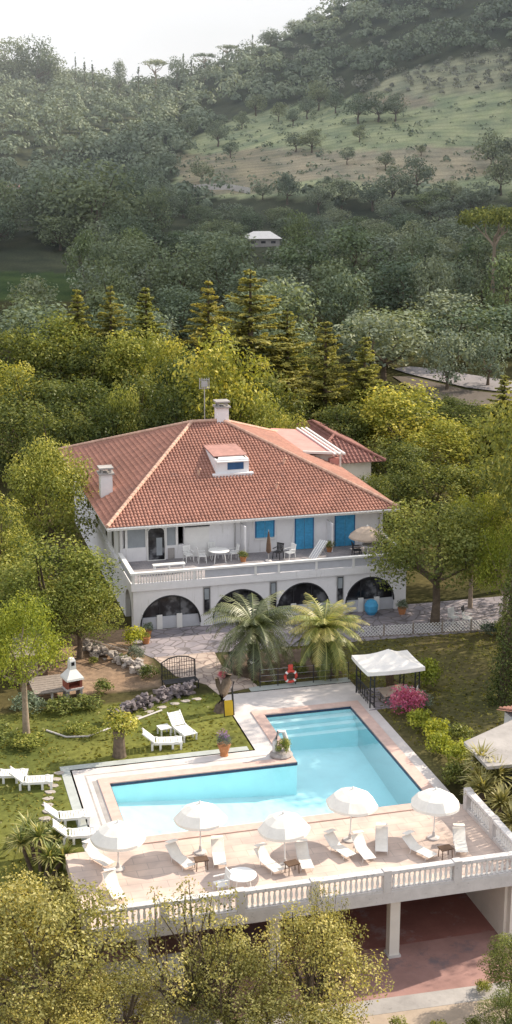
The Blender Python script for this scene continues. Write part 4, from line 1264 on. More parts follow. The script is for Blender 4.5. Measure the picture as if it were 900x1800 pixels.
# wire fence north of the pool with lifebuoy
wf = thing('wire_fence', 'thin dark wire fence with slender posts on the grass above the pool', 'fence', hloc(17.5, 64.95), A - .03)
for k in range(6): MB().tube([(k * .95, 0, -.1), (k * .95, 0, 1.0)], .025, 5).build('post', M['black_metal'], wf)
wi = MB()
for z in (.3, .62, .95): wi.tube([(0, 0, z), (4.75, 0, z)], .008, 4)
wi.build('wire', M['grey_metal'], wf)
lb = thing('lifebuoy', 'red lifebuoy ring hanging on the wire fence above the pool', 'lifebuoy', hloc(19.1, 64.8, .5), A)
tor = MB(); tor.tube([(.3 * math.cos(2 * PI * k / 20), 0, .3 * math.sin(2 * PI * k / 20)) for k in range(21)], .075, 8); tor.build('ring', M['red'], lb, True)
for k in range(4):
    q = PI / 4 + k * PI / 2
    MB().tube([(.3 * math.cos(q - .16), 0, .3 * math.sin(q - .16)), (.3 * math.cos(q), -.0, .3 * math.sin(q)), (.3 * math.cos(q + .16), 0, .3 * math.sin(q + .16))], .082, 8).build('band', M['plastic'], lb)
MB().bx(-.12, .12, .02, .1, .28, .62).build('hook_board', M['red'], lb)
# lamp posts
for lab, u, v in (('low black garden lamp with a white globe under the dark palm', 17.35, 66.0), ('low black garden lamp with a white globe beside the palm bed near the path', 16.55, 67.3)):
    t = thing('garden_lamp', lab, 'lamp', hloc(u, v), A)
    MB().tube([(0, 0, 0), (0, 0, .95)], .035, 6).build('post', M['black_metal'], t)
    MB().lathe([(.05, .93), (.12, .98), (.12, 1.08), (.05, 1.14)], 10).build('globe', M['plastic'], t)
    MB().lathe([(.2, 1.14), (.05, 1.2), (.02, 1.25)], 10).build('cap', M['black_metal'], t)

# stump, board, flower urn, corner planting
t = thing('tree_stump', 'gnarled brown cut tree stump beside the stone path', 'tree stump', hloc(14.75, 62.4), A)
s_ = MB(); s_.tube([(0, 0, -.1), (.05, 0, .3), (.2, .1, .9), (.42, .15, 1.5), (.5, .2, 1.85)], [.34, .27, .23, .26, .2], 9); s_.tube([(.2, .1, .9), (.0, .2, 1.3), (-.1, .2, 1.7)], [.16, .13, .1], 7)
s_.build('wood', M['bark'], t, True)
t = thing('sandwich_board', 'small yellow board with a black frame leaning by the tree stump', 'sign board', hloc(15.05, 61.75), A)
MB().rbx((0, 0, .42), (.42, .04, .75), rx=-.2).build('panel', M['yellow'], t)
f_ = MB(); f_.tube([(.26, .05, 0), (.2, .1, 1.35), (.32, .2, 1.7)], .05, 6); f_.tube([(-.24, -.08, 0), (-.2, .12, .85)], .03, 6); f_.build('frame', M['black_metal'], t)
ur = thing('flower_urn', 'terracotta pot with purple flowers on the lawn edge by the pool path', 'flower pot', hloc(13.75, 57.35), A)
MB().lathe([(.2, 0), (.17, .1), (.3, .5), (.33, .55), (.28, .55)], 14).build('pot', M['terracotta'], ur)
o = inst('foliage', PROTO['bush_lav'][0][1], ur, (0, 0, .5)); o.scale = (.5, .5, .55)
rngp = np.random.default_rng(5); V, T = clump_crown(rngp, [(.1, 0, 1.05, .2), (-.15, .1, 1.0, .2), (0, -.15, 1.0, .22), (.0, .1, 1.12, .2)], .08, 4)
inst('blossom', raw_mesh('blossom', V, 4, T, M['purple_flower']), ur)
ck = thing('corner_planting', 'arched white stone with succulents in the inner corner of the pool', 'planter', hloc(16.25, 56.6), A)
s_ = MB(); s_.tube([(-.25, .1, 0), (-.28, .1, .7), (-.1, .1, 1.2), (.15, .1, 1.15), (.3, .1, .6), (.34, .1, 0)], [.13, .12, .1, .1, .12, .14], 8); s_.build('stone_arch', M['stonewhite'], ck, True)
MB().lathe([(.5, 0), (.55, .12), (.45, .22), (.1, .26)], 12).build('rock_base', M['rock'], ck)
o = inst('succulents', PROTO['bush_gold'][0][1], ck, (.05, -.15, .15)); o.scale = (.5, .45, .75)

# garden bench, dark mesh
t = thing('mesh_bench', 'black metal garden bench with a high arched mesh back', 'bench', hloc(13.5, 65.9), A + .08)
b_ = MB(); pts = [(-.9, .3, .45), (-.9, .36, 1.35), (-.5, .38, 1.55), (0, .38, 1.62), (.5, .38, 1.55), (.9, .36, 1.35), (.9, .3, .45)]
b_.tube(pts, .035, 6)
for k in range(14):
    x = -.84 + k * .13; b_.tube([(x, .31, .5), (x, .37, 1.38 + .2 * (1 - (x / .9) ** 2))], .014, 4)
for z in (.7, .9, 1.1, 1.3): b_.tube([(-.9, .33, z), (.9, .33, z)], .014, 4)
b_.build('back', M['black_metal'], t)
se = MB()
for k in range(7): se.bx(-.9, .9, -.35 + k * .09, -.35 + k * .09 + .06, .43, .46)
se.build('seat', M['black_metal'], t)
for x in (-.88, .88):
    for y in (-.3, .3): MB().tube([(x, y, .45), (x, y, -.05)], .03, 5).build('leg', M['black_metal'], t)
# barbecue
t = thing('barbecue', 'garden barbecue of white stone hood and chimney over red brick', 'barbecue', hloc(8.0, 66.2), A + .25)
s_ = MB(); s_.bx(-.42, -.28, -.3, .3, -.1, .45); s_.bx(.28, .42, -.3, .3, -.1, .45); s_.build('leg_blocks', M['grey_conc'], t)
MB().bx(-.46, .46, -.36, .34, .452, .55).build('shelf', M['stonewhite'], t)
s_ = MB(); s_.bx(-.42, -.3, -.3, .3, .552, 1.0); s_.bx(.3, .42, -.3, .3, .552, 1.0); s_.bx(-.3, .3, .2, .3, .552, 1.0); s_.bx(-.3, .3, -.28, .2, .552, .6); s_.build('firebox', M['brick'], t)
s_ = MB(); s_.lathe([(.66, 1.0), (.64, 1.1), (.24, 1.5), (.22, 1.95), (.15, 2.08)], 4); s_.build('hood', M['trim'], t)
MB().bx(-.08, .08, -.19, -.15, 1.72, 1.9).build('flue_hole', M['dark'], t)

# dry stone wall
def stone_heap(name, label, cat, pts, wdt, h, mat, n, sz, seed, group=None):
    rng_ = np.random.default_rng(seed); P_ = np.array(pts, float); seg = np.linalg.norm(np.diff(P_, axis=0), axis=1); cum = np.concatenate([[0], np.cumsum(seg)])
    mb = MB()
    for i in range(n):
        s0 = rng_.uniform(0, cum[-1]); k = min(np.searchsorted(cum, s0) - 1, len(seg) - 1); k = max(k, 0); f = (s0 - cum[k]) / seg[k]
        c_ = P_[k] * (1 - f) + P_[k + 1] * f; z_ = rng_.uniform(0, 1) * h; wd = wdt * (1 - .5 * z_ / h)
        c_ = c_ + rng_.normal(0, .33, 2) * wd
        d3 = sz * rng_.uniform(.6, 1.4, 3) * np.array([1, .8, .6])
        o0 = len(mb.v); mb.rbx((c_[0], c_[1], z_), d3, rng_.uniform(0, 3), rng_.normal(0, .25), rng_.normal(0, .25), float(rng_.uniform(0, 1)))
        for q in range(o0, len(mb.v)):
            mb.v[q] = tuple(np.array(mb.v[q]) + rng_.normal(0, sz * .07, 3))
    o0 = P_[0]
    t_ = mb.build(name, mat, None, loc=P0, rz=A, bevel=.02)
    return tag(t_, label, cat, group)


M['stone_t'] = mat_plain('grey_purple_stone', (.19, .165, .175), .95, .25, 4, .4, tint=True)
M['stone_p'] = mat_plain('pale_stone', (.4, .36, .33), .95, .25, 4, .4, tint=True)
stone_heap('dry_stone_wall', 'low dark dry stone wall curving above the lawn below the bench', 'stone wall', [(9.2, 62.3), (10.6, 63.6), (12.2, 64.6), (14.0, 65.2)], .55, .55, M['stone_t'], 240, .22, 3)
stone_heap('rockery', 'pale rockery bank of stones beside the gravel below the villa corner', 'rockery', [(9.6, 73.4), (10.4, 71.6), (11.6, 69.4), (12.2, 68.2)], .9, .4, M['stone_p'], 110, .28, 4)
dw = thing('trellis', 'pale wooden trellis lying on the rockery below the villa corner', 'trellis', hloc(10.6, 71.4, .7), A - .95)
d_ = MB()
for k in range(9): d_.rbx((-1.4 + k * .35, 0, .0 + .03 * (k % 2)), (.05, 1.2, .04), rz=.2 * ((k % 3) - 1), rx=-.45)
for y in (-.5, 0, .5): d_.rbx((0, y, -.22 * y + .05), (3.0, .06, .04), rx=-.45, rz=.04)
d_.build('slats', M['grey_wood'], dw)
# stepping stones
def stepping(label, pts, group):
    first = None
    for (u, v) in pts:
        rz = A + random.uniform(-.4, .4)
        if first is None:
            sm_ = MB(); n = 7; sm_.prism([(.24 * (1 + .2 * math.sin(3 * q)) * math.cos(q), .19 * (1 + .15 * math.cos(2 * q)) * math.sin(q)) for q in [2 * PI * k / n for k in range(n)]], -.05, .035)
            first = sm_.build('stepping_stone', M['stone_p'], None, loc=hloc(u, v), rz=rz); tag(first, label, 'stepping stone', group)
        else: dup(first, label, hloc(u, v), rz, group)


stepping('pale flat stepping stone in the row leading down the lawn past the loungers', [(6.2, 57.4), (6.0, 56.8), (5.8, 56.2), (5.6, 55.6), (5.45, 55.0), (5.35, 54.4), (5.3, 53.8), (5.1, 53.2)], 'stepping stones down the lawn')
stepping('pale flat stepping stone in the row along the foot of the dark stone wall', [(10.0, 62.0), (10.7, 62.7), (11.4, 63.2), (12.1, 63.6), (12.8, 63.9), (13.4, 64.1), (14.0, 64.2)], 'stepping stones under the stone wall')
# lawn hose border
bd = MB(); bd.tube([hloc(*q, .04) for q in [(6.2, 62.2), (7.0, 61.2), (8.0, 61.0), (9.2, 61.7), (10.5, 62.3), (12, 63.2)]], .045, 6)
tag(bd.build('lawn_edging', M['stonewhite'], None), 'pale curved edging between the lawn and the planted bank', 'edging')
# hut & platform at the side
t = thing('wooden_hut', 'small brown wooden hut with a sloping plank roof under the golden trees', 'hut', hloc(6.0, 69.6), A + .1)
MB().bx(-.9, .9, -1.2, 1.4, -.1, 1.6).build('wall', M['brown_wood'], t)
r_ = MB()
for k in range(9): r_.slab((-1.1, -1.5 + k * .36, 1.68 + .02 * (k % 2)), (1.1, -1.5 + k * .36, 1.68 + .02 * (k % 2)), (1.1, -1.5 + k * .36 + .34, 1.85), (-1.1, -1.5 + k * .36 + .34, 1.85), .04)
r_.build('roof', M['grey_wood'], t)
MB().bx(-.3, .4, -1.23, -1.201, 0, 1.4).build('door', M['grey_wood'], t)
t = thing('plank_platform', 'low weathered plank platform on short white legs beside the barbecue', 'platform', hloc(6.9, 67.0), A + .05)
pk = MB()
for k in range(8): pk.bx(-.9, .9, -1.0 + k * .3, -1.0 + k * .3 + .27, .36, .42)
pk.build('planks', M['grey_wood'], t)
for x in (-.75, 0, .75):
    for y in (-.85, 1.1): MB().bx(x - .06, x + .06, y - .06, y + .06, -.1, .36).build('leg', M['stonewhite'], t)
# grey shed roof and red roofed hut to the sunny side
sh = thing('flat_roof_shed', 'grey flat roofed open shed with a dark interior beyond the hedge', 'shed', hloc(23.2, 49.2, -1.4), A)
r_ = MB(); r_.slab((.15, .6, 3.1), (3.6, .3, 3.15), (4.8, 5.4, 3.3), (.1, 3.0, 3.2), .14); r_.build('roof', M['grey_conc'], sh)
MB().bx(3.5, 3.7, .5, 4.6, -.3, 2.95).build('wall', M['white_wall_warm'], sh)
MB().bx(.35, .5, 2.6, 2.75, -.3, 2.95).build('post', M['grey_metal'], sh)
MB().bx(.4, 3.5, 2.7, 2.85, -.3, 2.95).build('back_wall', M['dark'], sh)  # wall and floor coloured near-black for the shade inside the shed
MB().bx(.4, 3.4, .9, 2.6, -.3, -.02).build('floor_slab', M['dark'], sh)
sh2 = thing('red_roof_hut', 'small white hut with red tiled roof behind the grey shed', 'hut', hloc(27.0, 53.4, -1.0), A)
MB().bx(.2, 3.2, .2, 3.0, -.3, 2.1).build('wall', M['white'], sh2)
r_ = MB(); tile_slope(r_, (-.1, -.1, 2.12), (3.5, -.1, 2.12), (-.1, 1.6, 2.7), (3.5, 1.6, 2.7), rng); tile_slope(r_, (3.5, 3.3, 2.12), (-.1, 3.3, 2.12), (3.5, 1.6, 2.7), (-.1, 1.6, 2.7), rng)
r_.build('roof', M['tile'], sh2)
MB().bx(-.14, 3.5, -.16, -.1, 2.0, 2.14).build('eaves', M['trim'], sh2)
# parked moped-like dark object beneath shed roof is only a dark cover in the photo
t = thing('dark_cover', 'dark grey drum-shaped cover standing in the open shed beside the yucca', 'barrel', hloc(24.1, 48.6, -2.4), A)
MB().lathe([(.32, 0), (.36, .3), (.36, .75), (.3, 1.05)], 16).build('drum', M['black_metal'], t); MB().lathe([(.31, 1.05), (.3, 1.1), (.1, 1.13)], 16).build('lid', M['grey_metal'], t)

# lower garden things
t = thing('concrete_trough', 'long grey concrete parapet block below the deck among the front trees', 'parapet', W(*UVof(-5.2, 44.0), -3.2), A)
MB().bx(-.2, 2.6, -.6, .6, 0, 1.5).build('block', M['grey_conc'], t); MB().bx(-.3, 2.7, -.7, .7, 1.502, 1.6).build('coping', M['stonewhite'], t)
t = thing('meter_box', 'pale brown masonry cabinet at the bottom between two trees', 'cabinet', W(*UVof(-2.1, 41.6), -3.2), A)
MB().bx(-.6, .6, -.4, .4, 0, 1.3).build('body', M['white_wall_warm'], t); MB().bx(-.68, .68, -.48, .48, 1.302, 1.4).build('top', M['grey_conc'], t); MB().bx(-.3, .3, -.42, -.4, .2, 1.1).build('door', M['terracotta'], t)
t = thing('stacked_racks', 'pale metal rack stored against the dark back wall of the garage', 'rack', hloc(18.6, 48.7, -3.16), A)
r_ = MB()
for z in (.3, .6, .9): r_.tube([(-.7, 0, z), (.7, 0, z)], .025, 5); r_.tube([(-.7, .4, z), (.7, .4, z)], .025, 5)
r_.build('shelf_bars', M['grey_metal'], t)
for x in (-.7, .7): MB().bx(x - .03, x + .03, -.02, .42, 0, 1.2).build('upright', M['grey_metal'], t)

# ================================================================== PALMS, YUCCAS
def fronds(rng_, n, L_, z0, lo=-40, hi=80, leaf=.5, wd=.07, pairs=26):
    V_ = []; T_ = []
    for i in range(n):
        az = i * 2.399 + rng_.uniform(-.2, .2); el = R(rng_.uniform(lo, hi) if i > n * .4 else rng_.uniform(52, 86)); L0 = L_ * rng_.uniform(.8, 1.1)
        h_ = np.array([math.cos(az), math.sin(az), 0]); sd = np.array([-h_[1], h_[0], 0]); p_ = np.array([0, 0, z0]); e_ = el; tn = rng_.uniform(.2, .75) - (.25 if el < 0 else 0)
        step = L0 / pairs
        for k in range(pairs):
            f = k / pairs; d_ = h_ * math.cos(e_) + np.array([0, 0, 1]) * math.sin(e_)
            q_ = p_ + d_ * step; nn = np.cross(sd, d_)
            w0 = .03 * (1 - f) + .012
            V_ += [p_ - sd * w0, p_ + sd * w0, q_ + sd * w0 * .9, q_ - sd * w0 * .9]; T_.append(.8)
            if f > .12:
                ll = leaf * math.sin(PI * min(1, f * .85 + .12)) ** .7
                for sg in (-1, 1):
                    ld = sd * sg * .82 + d_ * .55 - np.array([0, 0, .28]) + nn * .12 + rng_.normal(0, .06, 3); ld /= np.linalg.norm(ld)
                    a_ = p_ + ld * ll; wv_ = d_ * wd * .5
                    V_ += [p_ - wv_, p_ + wv_, a_ + wv_ * .2, a_ - wv_ * .2]; T_.append(float(np.clip(tn + .3 * f + rng_.normal(0, .1), 0, 1)))
            p_ = q_; e_ -= (1.15 + .5 * math.cos(el)) / pairs * (1.25 if el > 0 else .6)
    return np.array(V_), T_


def palm(label, u, v, th, L_, mat, seed, n=46, lo=-40, trunk_r=.28):
    rng_ = np.random.default_rng(seed)
    t_ = thing('palm_tree', label, 'palm', hloc(u, v), A)
    mb = MB(); prof = []
    for k in range(14):
        z = -.2 + (th + .2) * k / 13; prof += [(trunk_r * (1.05 if k % 2 == 0 else .88) * (1 + .35 * (k / 13) ** 3), z)]
    mb.lathe(prof, 10)
    for k in range(70):
        q = rng_.uniform(0, 6.28); z = rng_.uniform(.2, th)
        mb.rbx((trunk_r * math.cos(q), trunk_r * math.sin(q), z), (.1, .06, .22), q, 0, .5, float(rng_.uniform(0, 1)))
    mb.build('trunk', M['bark'], t_)
    V_, T_ = fronds(rng_, n, L_, th, lo)
    inst('fronds', raw_mesh('fronds', V_, 4, T_, M[mat]), t_)
    return t_


palm('dark green feathery palm in the bed before the second arch', 17.8, 67.4, 2.1, 3.25, 'frond', 61, 90, -20)
palm('golden green palm with dry hanging fronds in front of the third arch', 21.1, 65.4, 2.5, 2.55, 'frond_gold', 62, 96, -65, .34)


def blades(rng_, n, L_, wd, c=(0, 0, 0), lo=-15, hi=85):
    V_ = []; T_ = []
    for i in range(n):
        az = i * 2.399 + rng_.uniform(-.3, .3); el = R(rng_.uniform(lo, hi)); h_ = np.array([math.cos(az), math.sin(az), 0]); sd = np.array([-h_[1], h_[0], 0])
        L0 = L_ * rng_.uniform(.7, 1.1); p0 = np.array(c) + h_ * .04
        d0 = h_ * math.cos(el) + np.array([0, 0, math.sin(el)]); e2 = el - R(25); d1 = h_ * math.cos(e2) + np.array([0, 0, math.sin(e2)])
        p1 = p0 + d0 * L0 * .55; p2 = p1 + d1 * L0 * .45; tn = float(np.clip(rng_.uniform(.1, .9) + (.2 if el < .2 else 0), 0, 1))
        V_ += [p0 - sd * wd * .5, p0 + sd * wd * .5, p1 + sd * wd * .5, p1 - sd * wd * .5]; T_.append(tn)
        V_ += [p1 - sd * wd * .5, p1 + sd * wd * .5, p2 + sd * wd * .05, p2 - sd * wd * .05]; T_.append(min(1, tn + .15))
    return np.array(V_), T_


def yucca(label, loc, heads, L_=.8, wd=.07, mat='yucca', seed=1, n=70, name='yucca'):
    rng_ = np.random.default_rng(seed); t_ = thing(name, label, 'yucca', loc, A)
    tr = MB(); VV_ = []; TT_ = []
    for (x, y, z) in heads:
        tr.tube([(x * .4, y * .4, -.3), (x, y, z)], [.1, .08], 6)
        a_, b_ = blades(rng_, n, L_, wd, (x, y, z)); VV_.append(a_); TT_ += b_
    tr.build('stems', M['bark'], t_); inst('leaves', raw_mesh('leaves', np.concatenate(VV_), 4, TT_, M[mat]), t_)
    return t_


yucca('big golden yucca with long pointed leaves beside the deck corner', W(23.4, 49.6, -1.2), [(-.3, 0, 1.9), (.2, -.8, 1.6), (-.1, .75, 2.0), (.5, .3, 2.3), (.2, 1.4, 2.5), (.3, -1.7, 1.2)], 1.0, .09, 'yucca', 71, 110)
yucca('spiky dark green yucca clump on the bank by the half hidden loungers', (-8.6, 50.2, hz(-8.6, 50.2)), [(0, 0, 1.5), (.7, .4, 1.1), (-.7, .2, 1.2), (.3, -.7, .9), (-.3, .9, 1.4), (.9, -.5, .7)], .8, .07, 'frond_gold', 72, 80)
yucca('spiky yellow green yucca lower on the bank beside the deck end', (-7.3, 48.7, hz(-7.3, 48.7)), [(0, 0, .9), (.5, .3, .7), (-.5, .1, 1.0), (.2, -.5, .8)], .7, .07, 'yucca', 73, 70)

# ================================================================== SHRUBS
def G(u, v): return W(u, v, hz(*W(u, v)[:2]))


plant('bush_lime', G(25.8, 62.6), 'round bright green bush right behind the gazebo', 'bush', 'bush', None, 1.15, 1.5)
plant('bush_pink', G(23.5, 59.6), 'pink flowering shrub in front of the gazebo', 'flowering_shrub', 'shrub', None, 1.3, 1.35)
plant('bush_lav', G(24.5, 60.2), 'grey green shrub between the pink flowers and the gazebo posts', 'shrub', 'shrub', None, .8, .9)
for i, (u, v, s, k, lab) in enumerate(((23.4, 57.7, 1.0, 'bush_lime', 'bright clipped hedge bush next to the pink flowers'), (23.7, 56.3, 1.05, 'bush_lime', 'bright clipped hedge bush second from the pink flowers'), (24.6, 55.6, .9, 'bush_mid', 'dark leafy shrub between the hedge bushes and the shed'),
                                      (23.3, 54.8, 1.0, 'bush_lime', 'bright clipped hedge bush in the middle of the pool side row'), (23.7, 53.4, 1.15, 'bush_lime', 'tall lime hedge bush before the shed corner'), (23.1, 52.2, 1.0, 'bush_mid', 'dark green shrub at the pool corner next to the yucca'),
                                      (24.3, 57.2, .6, 'bush_lav', 'dry grey shrub behind the clipped hedge bushes'), (23.7, 51.6, .7, 'bush_mid', 'dark green shrub between the yucca and the shed roof'))):
    plant(k, G(u, v), lab, 'bush', 'bush', 'bushes along the pool side', s, s * 1.05)
for (u, v, s, sz, k, lab) in ((12.3, 72.6, 1.0, 1.1, 'bush_lime', 'lime green bush at the villa corner beside the first arch'), (12.0, 70.6, .75, .75, 'bush_lav', 'rounded grey lavender bush beside the patio'), (12.2, 67.7, .75, .7, 'bush_mid', 'rounded green bush beside the mesh bench'),
                             (9.5, 66.2, .75, .7, 'bush_mid', 'green bush right beside the barbecue'), (8.6, 64.6, 1.1, .6, 'bush_mid', 'low dark shrub on the bank below the barbecue'), (7.2, 64.4, 1.2, .7, 'bush_mid', 'low dark shrub on the bank below the plank platform'),
                             (5.6, 64.8, 1.3, .8, 'bush_dark', 'dark shrub behind the pale leaning trunk'), (3.6, 61.6, 1.4, .9, 'bush_mid', 'shadowy green shrub at the lawn edge below the leaning trunk'), (5.2, 60.7, 1.2, .5, 'bush_gold', 'dry golden ground shrub along the lawn edge'),
                             (7.6, 61.6, .9, .45, 'bush_gold', 'low golden shrub along the curved edging'), (33.0, 69.0, .9, .9, 'bush_lime', 'yellow green broad leaved plant at the end of the lattice fence'), (32.2, 69.3, .8, .7, 'bush_dark', 'dark low bush at the end of the lattice fence'),
                             (22.6, 64.3, .55, .5, 'bush_gold', 'low golden plant at the foot of the golden palm'), (20.0, 66.3, .7, .6, 'bush_mid', 'low green shrub between the two palms'), (21.6, 68.6, .8, .6, 'bush_lav', 'grey shrub behind the golden palm'),
                             (15.9, 66.6, .35, .4, 'bush_pink', 'small pink flowers by the bench on the path')):
    plant(k, G(u, v), lab, 'bush', 'bush', None, s, sz)
plant('bush_gold', G(8.35, 60.9), 'low orange leafed shrub on the bank above the tufted palm trunk', 'bush', 'bush', None, .5, .5)
# short tufted tree on the lawn
t = thing('tufted_tree', 'short thick trunked tree with a drooping leafy head on the lawn', 'tree', hloc(9.1, 58.5), A)
mb = MB(); mb.lathe([(.36, -.1), (.3, .2), (.25, .9), (.3, 1.3)], 10); mb.build('trunk', M['bark'], t)
rt = np.random.default_rng(9); cl = [(.6 * math.cos(q) * f, .6 * math.sin(q) * f, 1.3 + .9 * (1 - f * .5) * rt.uniform(.5, 1), .42) for q, f in [(rt.uniform(0, 6.28), rt.uniform(.1, 1)) for _ in range(16)]]
V, T = clump_crown(rt, cl, .14, 9, 1.0); inst('crown', raw_mesh('crown', V, 4, T, M['leaf_gold']), t)

# potted plants before the arches
for (u, v, s_, k, lab) in ((10.2, 72.3, .55, 'bush_lav', 'grey tufted plant among the pale rockery stones, the upper one'), (11.3, 70.2, .6, 'bush_mid', 'green plant among the pale rockery stones, the lower one'), (9.7, 70.6, .4, 'bush_gold', 'small dry plant on the gravel beside the trellis')):
    plant(k, G(u, v), lab, 'bush', 'bush', None, s_, s_ * .8)
pot_plant('terracotta pot with a dark plant by the first arch', hloc(13.3, 74.0), 'bush_dark', .25, .4, .5)
pot_plant('orange pot with a small dry plant at the patio corner', hloc(13.0, 72.9), 'bush_gold', .25, .4, .35)
pot_plant('pale pot with a plant between the second and third arches', hloc(21.1, 73.9), 'bush_gold', .28, .35, .5, 'stonewhite')
pot_plant('small round bush in a pot before the fourth arch', hloc(28.7, 74.0), 'bush_dark', .25, .4, .55)
t = thing('blue_toy', 'rounded bright blue plastic tub standing by the fourth arch', 'tub', hloc(26.9, 74.4), A)
MB().lathe([(.2, 0), (.38, .25), (.42, .6), (.3, .85), (.1, .95)], 14).build('body', M['blue'], t)

# ================================================================== TREES OF THE GARDEN
tree_top('near_gold', 84, 930, 73, 265, 'big golden tree over the wooden hut beside the villa', base=0)
tree_top('near_gold', 82, 757, 86, 195, 'tall golden tree against the villa roof corner', base=0)
tree_top('near_gold', 135, 1000, 71.5, 165, 'low golden tree hanging over the rockery by the villa corner', base=0)
tree_top('near_gold', -15, 850, 79, 170, 'golden tree cut by the picture edge behind the hut')
tree_top('near_lime', 35, 1035, 61.5, 190, 'lime green tree with a bare pale leaning trunk above the lawn', var=0)
tree_top('near_mid', -40, 1090, 66, 130, 'dark green tree at the picture edge behind the pale trunk')
tree_top('near_mid', 772, 866, 77, 250, 'large spreading green tree shading the patio by the lattice fence', var=0)
tree_top('near_lime', 835, 853, 80, 125, 'bright yellow green tree behind the large patio tree')
tree_top('near_lime', 895, 905, 74, 130, 'yellow green tree at the picture edge above the ivy column')
# ivy column
t = thing('ivy_column', 'tall dark trunk wrapped in ivy beside the lawn', 'tree', G(28.75, 59.9), A)
MB().tube([(0, 0, -.3), (.1, 0, 3.0), (.45, .1, 6.5), (.6, .1, 8.6)], [.3, .24, .2, .12], 9).build('trunk', M['bark'], t)
rt = np.random.default_rng(15); cl = [(.0 + .6 * (z / 8.6) + rt.normal(0, .12), rt.normal(0, .12), z, .72 - .035 * z + rt.uniform(0, .12)) for z in np.linspace(.1, 7.4, 34)]
V, T = clump_crown(rt, cl, .12, 8.0, 1.1); inst('ivy', raw_mesh('ivy', V, 4, T, M['leaf_belt']), t)
# trees beyond the picture's sunny side that throw the shade over the lawn and deck
for (u, v, s, sz, lab) in ((36.5, 64.0, 1.6, 2.1, 'broad tree outside the picture by the shaded lawn'), (38.0, 70.5, 1.6, 2.1, 'broad tree outside the picture by the patio end'), (40.0, 77.5, 1.7, 2.2, 'broad tree outside the picture behind the patio end'), (31.6, 48.3, .95, 1.8, 'broad tree outside the picture beyond the shed')):
    plant('near_olive' if v < 60 else 'near_mid', G(u, v), lab, 'tree', 'tree', None, s, sz)
# front trees below the deck
for (kind, px, py, Y, wpx, lab) in (('near_olive', 70, 1540, 42, 350, 'large olive green tree filling the bottom corner below the yuccas'), ('near_olive', -10, 1520, 44.5, 230, 'olive green tree at the picture edge below the yuccas'),
                                   ('near_olive', 215, 1690, 40.5, 250, 'lower olive green tree in front of the grey parapet'), ('sparse', 325, 1552, 42.2, 270, 'thin airy tree with bare branches before the front balustrade'),
                                   ('near_olive', 400, 1640, 41.5, 210, 'grey olive tree beside the masonry cabinet'), ('near_olive', 550, 1598, 41.8, 270, 'dense olive tree hiding the middle of the deck front'),
                                   ('sparse', 575, 1545, 42.5, 120, 'slim twiggy tree reaching over the middle of the front balustrade'), ('near_olive', 90, 1715, 39.5, 260, 'lowest olive tree at the bottom below the large one'),
                                   ('near_olive', 500, 1740, 39.6, 300, 'low olive tree along the bottom edge in front of the dense one'), ('near_mid', 905, 1640, 44.5, 120, 'dark green tree at the picture edge beside the garage'),
                                   ('near_mid', 895, 1740, 42.2, 110, 'dark green tree in the bottom corner by the verge')):
    tree_top(kind, px, py, Y, wpx, lab)
for (px, py, s, k, lab) in ((850, 1745, .45, 'bush_gold', 'small yellow shrub at the driveway edge'), (600, 1822, .55, 'bush_gold', 'yellow shrub on the verge beside the dense olive tree'), (700, 1826, .6, 'bush_mid', 'green shrub on the verge between two yellow shrubs'), (770, 1824, .5, 'bush_gold', 'yellow shrub on the verge before the garage pillar'),
                            (830, 1822, .6, 'bush_mid', 'green shrub in the verge corner')):
    g = on_ground(px, py); plant(k, g, lab, 'bush', 'bush', None, s, s)

# ================================================================== SUNLIT BELT BEHIND THE VILLA
BELT = [('belt_gold', 95, 545, 141, 170), ('belt_mid', 20, 560, 138, 150), ('belt_gold', 10, 620, 128, 120), ('belt_mid', 165, 575, 136, 150), ('belt_gold', 235, 560, 134, 150), ('belt_gold', 300, 572, 128, 120),
        ('belt_gold', 395, 572, 112, 200), ('belt_mid', 330, 600, 120, 150), ('belt_mid', 60, 640, 122, 170), ('belt_mid', 140, 650, 118, 170), ('belt_mid', 235, 640, 114, 170), ('belt_mid', 20, 690, 112, 170),
        ('belt_mid', 100, 700, 108, 150), ('belt_mid', 190, 690, 108, 150), ('belt_gold', 215, 655, 108, 70), ('belt_mid', 300, 670, 110, 150), ('belt_gold', 465, 690, 108, 110), ('belt_mid', 470, 640, 116, 150), ('belt_gold', 515, 710, 106, 70),
        ('belt_gold', 705, 660, 118, 190), ('belt_gold', 640, 665, 122, 130), ('belt_gold', 780, 735, 114, 160), ('belt_gold', 865, 720, 118, 150), ('belt_mid', 600, 700, 116, 130), ('belt_mid', 690, 760, 108, 150), ('belt_mid', 770, 800, 100, 150),
        ('belt_gold', 850, 800, 102, 150), ('belt_mid', 900, 800, 98, 130), ('belt_gold', 905, 700, 122, 110), ('belt_mid', 700, 820, 101, 110), ('belt_mid', 655, 824, 97.5, 80), ('belt_mid', 628, 830, 98.5, 110), ('belt_mid', 715, 790, 105, 90), ('belt_gold', 890, 850, 92, 90), ('belt_mid', 560, 690, 122, 120), ('belt_mid', 820, 870, 92, 110), ('belt_mid', 740, 700, 128, 160), ('belt_mid', 830, 700, 126, 120), ('belt_gold', 880, 706, 130, 100), ('belt_mid', 780, 688, 132, 90), ('belt_mid', 540, 600, 142, 140)]
BL = {'belt_gold': 'golden green broadleaf tree in the sunlit belt behind the villa', 'belt_mid': 'deeper green broadleaf tree in the sunlit belt behind the villa'}
for (kind, px, py, Y, wpx) in BELT:
    tree_top(kind, px, py, Y, wpx, BL[kind], 'tree', 'tree', BL[kind].replace('tree', 'trees'))
